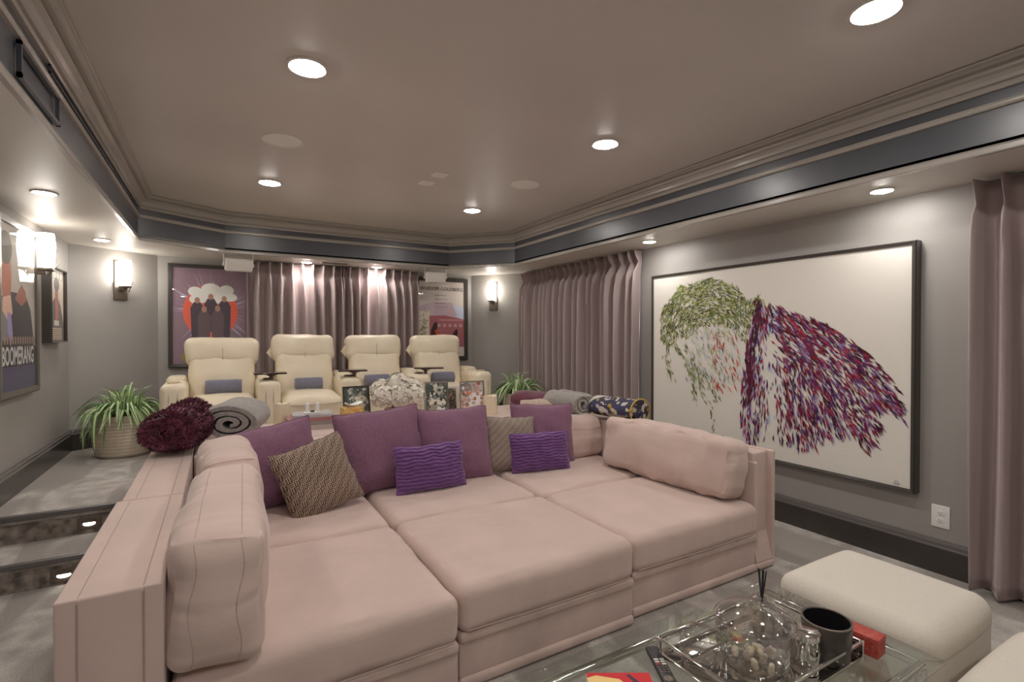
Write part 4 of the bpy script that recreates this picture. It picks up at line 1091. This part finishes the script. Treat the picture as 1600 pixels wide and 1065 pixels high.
for (xy, w, d, h, rz, c, l) in BK:
    nm = 'book_cover_%d' % int(zb * 1000); mk(nm, c, 0.45)
    t = thing('book', l, 'book', (xy[0], xy[1], zb), R(rz), 'books stacked on the console')
    MB().bbox((-w / 2 + 0.004, -d / 2 + 0.003, 0.003), (w / 2 - 0.004, d / 2 - 0.003, h - 0.003), 0.001).build('pages', 'canvas', t)
    MB().box((-w / 2, -d / 2, 0), (w / 2, d / 2, 0.003)).build('cover', nm, t, smooth=False)
    MB().box((-w / 2, -d / 2, h - 0.003), (w / 2, d / 2, h)).build('cover', nm, t, smooth=False)
    MB().box((-w / 2, -d / 2, 0.003), (w / 2, -d / 2 + 0.003, h - 0.003)).build('spine', nm, t, smooth=False)
    zb += h + 0.0005
t = thing('charging_stand', 'small white stand with two upright posts on the books', 'stand', (0.565, 3.78, zb), R(-5))
MB().bbox((-0.055, -0.03, 0), (0.055, 0.03, 0.012), 0.004).build('foot', 'bright_white', t)
for s in (-1, 1): MB().bbox((s * 0.034 - 0.012, -0.008, 0.012), (s * 0.034 + 0.012, 0.012, 0.075), 0.005).build('post', 'bright_white', t)
MB().bbox((-0.014, -0.024, 0.012), (0.014, -0.004, 0.022), 0.003).build('dock', 'dark_slot', t)
# hydrangeas
t = thing('flower_vase', 'bunch of white hydrangeas in a low cream vase', 'flowers', (1.18, 3.76, ZT))
MB().lathe([(0.075, 0), (0.095, 0.01), (0.11, 0.06), (0.10, 0.11), (0.092, 0.112), (0.085, 0.09)], 28).build('vase', 'pot_cream', t)
rng = random.Random(12)
def floret_head(r, n, seed):
    rg = random.Random(seed); mb = MB()
    for k in range(n):
        zc = 1 - 1.75 * (k + 0.5) / n; a_ = k * 2.39996; q = math.sqrt(max(0, 1 - zc * zc))
        N = Vector((q * math.cos(a_), q * math.sin(a_), zc)); P = N * r * rg.uniform(0.78, 1.10)
        T = N.cross(Vector((0.3, 0.2, 1))).normalized(); Bn = N.cross(T); an = rg.uniform(0, PI)
        for m_ in range(4):
            c_, s_ = math.cos(an + m_ * PI / 2), math.sin(an + m_ * PI / 2)
            d = T * c_ + Bn * s_; e = N.cross(d); L_ = 0.026
            mb.add([P, P + d * L_ * 0.6 + e * L_ * 0.48 + N * 0.004, P + d * L_ + N * rg.uniform(-0.002, 0.006), P + d * L_ * 0.6 - e * L_ * 0.48 + N * 0.004], [(0, 1, 2, 3)])
    return mb
for k, (x, y, z_, r) in enumerate([(-0.12, -0.05, 0.19, 0.085), (0.09, -0.07, 0.185, 0.09), (0.0, 0.0, 0.275, 0.085), (-0.11, 0.07, 0.23, 0.08), (0.125, 0.06, 0.23, 0.085), (-0.02, -0.10, 0.20, 0.08), (0.03, 0.10, 0.21, 0.08)]):
    hd = floret_head(r, 110, k).build('flower_head', 'petal', t, angle=60, M=Matrix.Translation((x, y, z_)))
    MB().lathe([(0.001, -r * 0.7), (r * 0.5, -r * 0.5), (r * 0.7, 0), (r * 0.5, r * 0.5), (0.001, r * 0.7)], 14).build('core', 'petal', hd)
    MB().tube([(-x, -y, -z_ + 0.09), (-x * 0.5, -y * 0.5, -r)], 0.004, 6).build('stem', 'stem_green', hd)
# photo frames with plain stand-in pictures
def photo(label, loc, w, h, rz, fmat, bar, cols, seed):
    M = Matrix.Translation(loc) @ Matrix.Rotation(R(rz), 4, 'Z') @ Matrix.Rotation(R(-9), 4, 'X') @ Matrix.Translation((0, 0, h / 2)) @ Matrix.Rotation(PI / 2, 4, 'X')
    t, wi, hi, zz = framed('photo_frame', label, 'photo frame', M, w, h, bar, 0.016, fmat, 'photo frames on the console')
    a = Art(0.00001); rg = random.Random(seed)
    a.rect(-wi, -hi, wi, hi, lin(*cols[0]))
    for (x, y, rx, ry, c) in cols[1]:
        a.poly([(max(-wi, min(wi, p[0])), max(-hi, min(hi, p[1]))) for p in ellipse(x * wi, y * hi, rx * wi, ry * hi, 18)], lin(*c))
    for k in range(70):                          # small blotches of the same tones
        x, y = rg.uniform(-1, 1), rg.uniform(-1, 1); c = rg.choice([q[4] for q in cols[1]] + [cols[0]]); f_ = rg.uniform(0.7, 1.15)
        a.poly([(max(-wi, min(wi, p[0])), max(-hi, min(hi, p[1]))) for p in ellipse(x * wi, y * hi, rg.uniform(0.05, 0.2) * wi, rg.uniform(0.03, 0.14) * hi, 7)], lin(*[min(255, v * f_) for v in c]))
    a.build('photograph', t, M=at_z(zz))
    MB().bbox((-0.02, -h / 2 + 0.01, -0.006), (0.02, 0.0, 0.0), 0.001).build('easel_back', 'frame_dark', t)
photo('dark photo frame left of the hydrangeas', (0.905, 3.90, ZT), 0.205, 0.265, 4, 'frame_dark', 0.012, ((78, 86, 84), [(-0.3, 0.2, 0.5, 0.7, (96, 108, 106)), (0.4, 0.1, 0.5, 0.4, (196, 192, 176)), (0.1, -0.5, 0.6, 0.35, (168, 164, 150)), (-0.5, 0.5, 0.12, 0.5, (206, 206, 196))]), 1)
photo('silver photo frame with a dark greenish picture right of the hydrangeas', (1.53, 3.85, ZT), 0.205, 0.275, -6, 'chrome', 0.014, ((74, 84, 80), [(0.3, 0.5, 0.35, 0.3, (160, 166, 158)), (-0.3, 0.1, 0.5, 0.4, (60, 62, 56)), (0.1, -0.3, 0.8, 0.35, (206, 200, 186)), (-0.2, -0.6, 0.7, 0.22, (150, 140, 124)), (0.4, -0.7, 0.4, 0.2, (222, 216, 204))]), 2)
photo('small cream photo frame between the two silver ones', (1.70, 3.95, ZT), 0.13, 0.22, -10, 'white_plastic', 0.02, ((92, 84, 74), [(0, 0, 0.6, 0.7, (60, 52, 46)), (0.1, 0.4, 0.3, 0.2, (150, 130, 110))]), 3)
photo('silver photo frame with a pale pinkish picture, rightmost', (1.83, 3.80, ZT), 0.215, 0.27, -10, 'chrome', 0.011, ((176, 168, 162), [(-0.5, 0.5, 0.5, 0.5, (120, 116, 112)), (-0.3, 0.25, 0.25, 0.22, (190, 112, 84)), (0.4, 0.5, 0.35, 0.4, (178, 150, 144)), (0.2, -0.2, 0.6, 0.5, (206, 202, 202)), (-0.5, -0.7, 0.4, 0.2, (200, 178, 170))]), 4)
t = thing('tissue_box', 'orange patterned tissue box with a white tissue, beside the left photo frame', 'tissue box', (0.825, 3.72, ZT), R(6))
MB().bbox((-0.07, -0.055, 0), (0.07, 0.055, 0.135), 0.004).build('carton', mk('orange_print', (0.62, 0.30, 0.05), 0.6, col2=(0.75, 0.55, 0.25), vscale=45), t)
def tissue_fn(u, v):
    a_ = u * 2 * PI; r = 0.012 + 0.05 * v * (1 + 0.35 * math.sin(a_ * 3 + v * 2))
    return (math.cos(a_) * r, math.sin(a_) * r * 0.7, 0.13 + 0.055 * v * (1 - 0.45 * v) + 0.012 * math.sin(a_ * 2 + 1) * v)
MB().grid(tissue_fn, 30, 6).build('tissue', 'bright_white', t)

# ---------------------------------------------------------------- glass coffee table and what stands on it
ZG = 0.385
TX0, TX1, TY0, TY1 = 0.30, 1.765, 0.60, 1.155
t = thing('coffee_table', 'glass coffee table on a chrome frame in the foreground', 'coffee table', ((TX0 + TX1) / 2, (TY0 + TY1) / 2, 0))
hx, hy = (TX1 - TX0) / 2, (TY1 - TY0) / 2
MB().bbox((-hx, -hy, ZG - 0.012), (hx, hy, ZG), 0.003).build('glass_top', 'table_glass', t)
for s in (-1, 1):
    MB().bbox((-hx + 0.03, s * (hy - 0.045) - 0.010, ZG - 0.034), (hx - 0.03, s * (hy - 0.045) + 0.010, ZG - 0.0125), 0.003).build('rail', 'chrome', t)
    MB().bbox((s * (hx - 0.04) - 0.010, -hy + 0.05, ZG - 0.034), (s * (hx - 0.04) + 0.010, hy - 0.05, ZG - 0.0125), 0.003).build('rail', 'chrome', t)
    MB().bbox((-hx + 0.03, s * (hy - 0.045) - 0.008, 0.015), (hx - 0.03, s * (hy - 0.045) + 0.008, 0.031), 0.003).build('foot_rail', 'chrome', t)
    for q in (-1, 1):
        MB().bbox((q * (hx - 0.04) - 0.012, s * (hy - 0.045) - 0.012, 0.0), (q * (hx - 0.04) + 0.012, s * (hy - 0.045) + 0.012, ZG - 0.034), 0.003).build('leg', 'chrome', t)
ZG += 0.0005
# remote
M = Matrix.Translation((1.047, 0.985, ZG)) @ Matrix.Rotation(R(-27), 4, 'Z')
t = thing('remote_control', 'slim black remote control on the glass table', 'remote', M=M)
MB().bbox((-0.018, -0.085, 0), (0.018, 0.075, 0.014), 0.004).build('body', 'plastic_black', t)
for j, y in enumerate((0.012, 0.002, -0.008)):
    for i_, x in enumerate((-0.008, 0.008)):
        MB().bbox((x - 0.006, y - 0.003, 0.014), (x + 0.006, y + 0.003, 0.0155), 0.001).build('button', 'red_box' if (j == 2 and i_ == 0) else 'white_plastic', t)
for j in range(3):
    for i_ in range(3):
        MB().lathe([(0.003, 0.014), (0.003, 0.0153), (0.001, 0.0156)], 10, M=Matrix.Translation((-0.010 + 0.010 * i_, -0.020 - 0.010 * j, 0))).build('button', 'bronze', t)
MB().lathe([(0.012, 0.014), (0.012, 0.0152), (0.008, 0.0156), (0.007, 0.0148), (0.001, 0.0148)], 20, M=Matrix.Translation((0, -0.066, 0))).build('dial_pad', 'bronze', t)
# magazine
M = Matrix.Translation((0.868, 0.925, ZG)) @ Matrix.Rotation(R(-30), 4, 'Z')
t = thing('magazine', 'red and yellow magazine at the bottom edge of the glass table', 'magazine', M=M)
MB().box((-0.085, -0.11, 0), (0.085, 0.11, 0.006)).build('pages', 'canvas', t, smooth=False)
a = Art(0.00003); a.rect(-0.085, -0.11, 0.085, 0.11, lin(176, 44, 48)); a.poly([(-0.085, -0.11), (0.02, -0.11), (0.045, 0.02), (0.0, 0.085), (-0.06, 0.10), (-0.085, 0.09)], lin(214, 176, 116))
a.poly(ellipse(-0.02, 0.03, 0.03, 0.04, 16), lin(226, 198, 150)); a.poly([(0.02, 0.10), (0.05, 0.05), (0.06, 0.06), (0.03, 0.105)], lin(70, 52, 66))
a.build('cover', t, M=at_z(0.0063))
# chrome tray
t = thing('serving_tray', 'open-sided chrome tray holding glass jars on the table', 'tray', (1.32, 0.87, ZG))
tw, td = 0.24, 0.15
MB().bbox((-tw, -td, 0), (tw, td, 0.006), 0.002).build('base', 'mirror', t)
for z_ in (0.010, 0.052):
    for s in (-1, 1):
        MB().bbox((-tw, s * td - 0.004, z_ - 0.004), (tw, s * td + 0.004, z_ + 0.004), 0.001).build('rail', 'chrome', t)
        MB().bbox((s * tw - 0.004, -td, z_ - 0.004), (s * tw + 0.004, td, z_ + 0.004), 0.001).build('rail', 'chrome', t)
for s in (-1, 1):
    for q in (-1, 1): MB().bbox((s * tw - 0.005, q * td - 0.005, 0), (s * tw + 0.005, q * td + 0.005, 0.056), 0.001).build('post', 'chrome', t)
ZJ = ZG + 0.0065
def glass_jar(label, loc, r, h, knob, chips=False):
    t = thing('glass_jar', label, 'jar', loc, 0, 'glass jars in the chrome tray')
    MB().lathe([(r * 0.55, 0.0), (r * 0.75, 0.004), (r * 0.97, h * 0.35), (r, h * 0.7), (r * 0.96, h), (r * 0.90, h + 0.001)], 40, cap=False).build('body', 'jar_glass', t, angle=60)
    lid = MB().lathe([(r * 1.03, h), (r * 1.04, h + 0.006), (r * 0.9, h + 0.018), (r * 0.45, h + 0.034), (r * 0.16, h + 0.038), (r * 0.14, h + 0.043)], 40, cap=False).build('lid', 'jar_glass', t, angle=60)
    MB().tube([(math.cos(2 * PI * k / 36) * r * 0.97, math.sin(2 * PI * k / 36) * r * 0.97, h) for k in range(36)], 0.0028, 8, closed=True).build('rim', 'jar_glass', t)
    MB().lathe([(r * 0.92, h * 0.3), (r * 0.94, h * 0.7), (r * 0.90, h)], 36, cap=False).build('inner_wall', 'jar_glass', t)
    MB().lathe([(r * 0.72, 0.003), (r * 0.74, 0.012), (r * 0.66, 0.018), (0.001, 0.014)], 36, cap=False).build('thick_base', 'jar_glass', t)
    z0 = h + 0.043 + knob * 0.9
    MB().lathe([(knob * math.sin(PI * k / 10) + 0.0004, z0 - knob * math.cos(PI * k / 10)) for k in range(11)], 20, cap=False).build('knob', 'jar_glass', lid, angle=60)
    if chips:
        rg = random.Random(4)
        for k in range(16):
            a_ = rg.uniform(0, 2 * PI); q = r * 0.55 * math.sqrt(rg.random())
            MB().rbox((0.028, 0.02, 0.014), 0.006, 1, 2, M=TRS((q * math.cos(a_), q * math.sin(a_), 0.02 + 0.022 * rg.random()), rg.uniform(0, 90), rg.uniform(0, 90), rg.uniform(0, 180))).build('sweet', 'wax' if k % 3 else 'beige_fleece', t)
glass_jar('large lidded glass jar with a round knob in the chrome tray', (1.272, 0.855, ZJ), 0.10, 0.125, 0.017, True)
t = thing('glass_teapot', 'small clear glass teapot with a curved spout left in the tray', 'teapot', (1.142, 0.935, ZJ))
MB().lathe([(0.035, 0), (0.046, 0.006), (0.052, 0.04), (0.048, 0.075), (0.043, 0.085), (0.039, 0.086)], 32, cap=False).build('body', 'jar_glass', t, angle=60)
MB().lathe([(0.047, 0.086), (0.04, 0.095), (0.014, 0.103), (0.008, 0.108), (0.011, 0.116), (0.004, 0.122)], 28, cap=False).build('lid', 'jar_glass', t, angle=60)
MB().tube([(0.0, 0.045, 0.05), (-0.004, 0.065, 0.075), (0.0, 0.075, 0.11), (0.010, 0.088, 0.128)], [0.012, 0.009, 0.007, 0.006], 10).build('spout', 'jar_glass', t)
MB().tube([(0.046, -0.02, 0.08), (0.07, -0.03, 0.078), (0.082, -0.035, 0.055), (0.07, -0.03, 0.03), (0.048, -0.02, 0.025)], 0.005, 8).build('handle', 'jar_glass', t)
t = thing('chrome_canister', 'polished chrome canister between the big jar and the black cup', 'canister', (1.378, 0.776, ZJ))
MB().lathe([(0.034, 0), (0.036, 0.004), (0.037, 0.05), (0.035, 0.088), (0.036, 0.09)], 32).build('body', 'chrome', t)
MB().lathe([(0.0375, 0.09), (0.0375, 0.103), (0.034, 0.106), (0.001, 0.107)], 32).build('lid', 'chrome', t)
t = thing('black_cup', 'wide black ceramic cup with a dark inside in the tray', 'cup', (1.482, 0.775, ZJ))
MB().lathe([(0.052, 0), (0.058, 0.004), (0.061, 0.05), (0.0635, 0.105), (0.0615, 0.107), (0.060, 0.105)], 40, cap=False).build('wall', 'cup_dark', t, angle=60)
MB().lathe([(0.0605, 0.1075), (0.057, 0.1072), (0.055, 0.075), (0.045, 0.02), (0.001, 0.019)], 40, cap=False).build('inside', 'cup_inside', t, angle=60)
MB().lathe([(0.0636, 0.104), (0.0640, 0.1075), (0.0600, 0.1085), (0.0585, 0.106)], 40, cap=False).build('rim', 'bronze', t)
t = thing('reed_diffuser', 'glass reed diffuser with thin black sticks behind the large jar', 'diffuser', (1.475, 0.967, ZJ))
MB().lathe([(0.032, 0), (0.036, 0.004), (0.036, 0.05), (0.026, 0.062), (0.012, 0.068), (0.012, 0.082), (0.015, 0.084), (0.012, 0.086)], 28, cap=False).build('bottle', 'jar_glass', t, angle=50)
for k, (dx, dy) in enumerate([(-0.016, -0.002), (-0.006, 0.008), (0.002, -0.006), (0.010, 0.004), (0.019, -0.003)]):
    MB().tube([(-dx * 0.5, -dy * 0.5, 0.006), (dx, dy, 0.178 - 0.004 * k)], 0.0022, 6).build('reed', 'plastic_black', t)
t = thing('glass_dish', 'cut glass dish behind the large jar in the tray', 'glass dish', (1.42, 0.90, ZJ))
MB().lathe([(0.03, 0), (0.045, 0.006), (0.055, 0.03), (0.05, 0.055), (0.047, 0.055), (0.051, 0.03), (0.04, 0.01), (0.001, 0.008)], 14, cap=False).build('bowl', 'jar_glass', t, angle=20)
MB().lathe([(0.051, 0.056), (0.04, 0.068), (0.01, 0.075), (0.012, 0.085), (0.003, 0.09)], 14, cap=False).build('lid', 'jar_glass', t, angle=20)
t = thing('red_box', 'small red patterned box beside the black cup', 'box', (1.622, 0.757, ZG), R(4))
MB().bbox((-0.027, -0.058, 0.0), (0.027, 0.058, 0.040), 0.002).build('carton', 'red_box', t)
MB().bbox((-0.028, -0.059, 0.040), (0.028, 0.059, 0.055), 0.002).build('lid', 'red_box', t)
mk('deck_print', (0.50, 0.33, 0.22), 0.5, col2=(0.62, 0.52, 0.40), vscale=60)
t = thing('card_box', 'flat box with a mottled tan top beside the red box', 'box', (1.5755, 0.80, ZG), R(3))
MB().bbox((-0.0105, -0.06, 0), (0.0105, 0.05, 0.038), 0.001).build('carton', 'plastic_black', t)
MB().bbox((-0.0105, -0.06, 0.038), (0.0105, 0.05, 0.042), 0.001).build('lid', 'deck_print', t)

# ---------------------------------------------------------------- cream ottomans
def ottoman(label, lo, hi, h, r=0.055):
    cx, cy = (lo[0] + hi[0]) / 2, (lo[1] + hi[1]) / 2; w, d = hi[0] - lo[0], hi[1] - lo[1]
    t = thing('ottoman', label, 'ottoman', (cx, cy, 0), 0, 'cream ottomans')
    MB().rbox((w, d, 0.135), r, 10, 5, crown=0.012, side=0.006, M=Matrix.Translation((0, 0, h - 0.0675)), crown_bottom=0).build('top_pad', 'ottoman_cloth', t)
    poly = []
    rr = r
    for sx, sy, a0 in ((1, 1, 0), (-1, 1, 90), (-1, -1, 180), (1, -1, 270)):
        for k in range(6):
            a_ = R(a0 + 18 * k); poly.append((sx * (w / 2 - rr) + rr * math.cos(a_), sy * (d / 2 - rr) + rr * math.sin(a_)))
    MB().prism(poly, 0.015, h - 0.075).build('body', 'ottoman_cloth', t)
    MB().tube([(x, y, h - 0.082) for x, y in poly], 0.0022, 6, closed=True).build('seam', 'seam', t)
ottoman('cream upholstered bench ottoman right of the glass table', (1.845, 0.655), (2.335, 1.155), 0.395)
ottoman('cream ottoman corner at the bottom right edge', (1.685, 0.02), (2.22, 0.575), 0.385, 0.09)
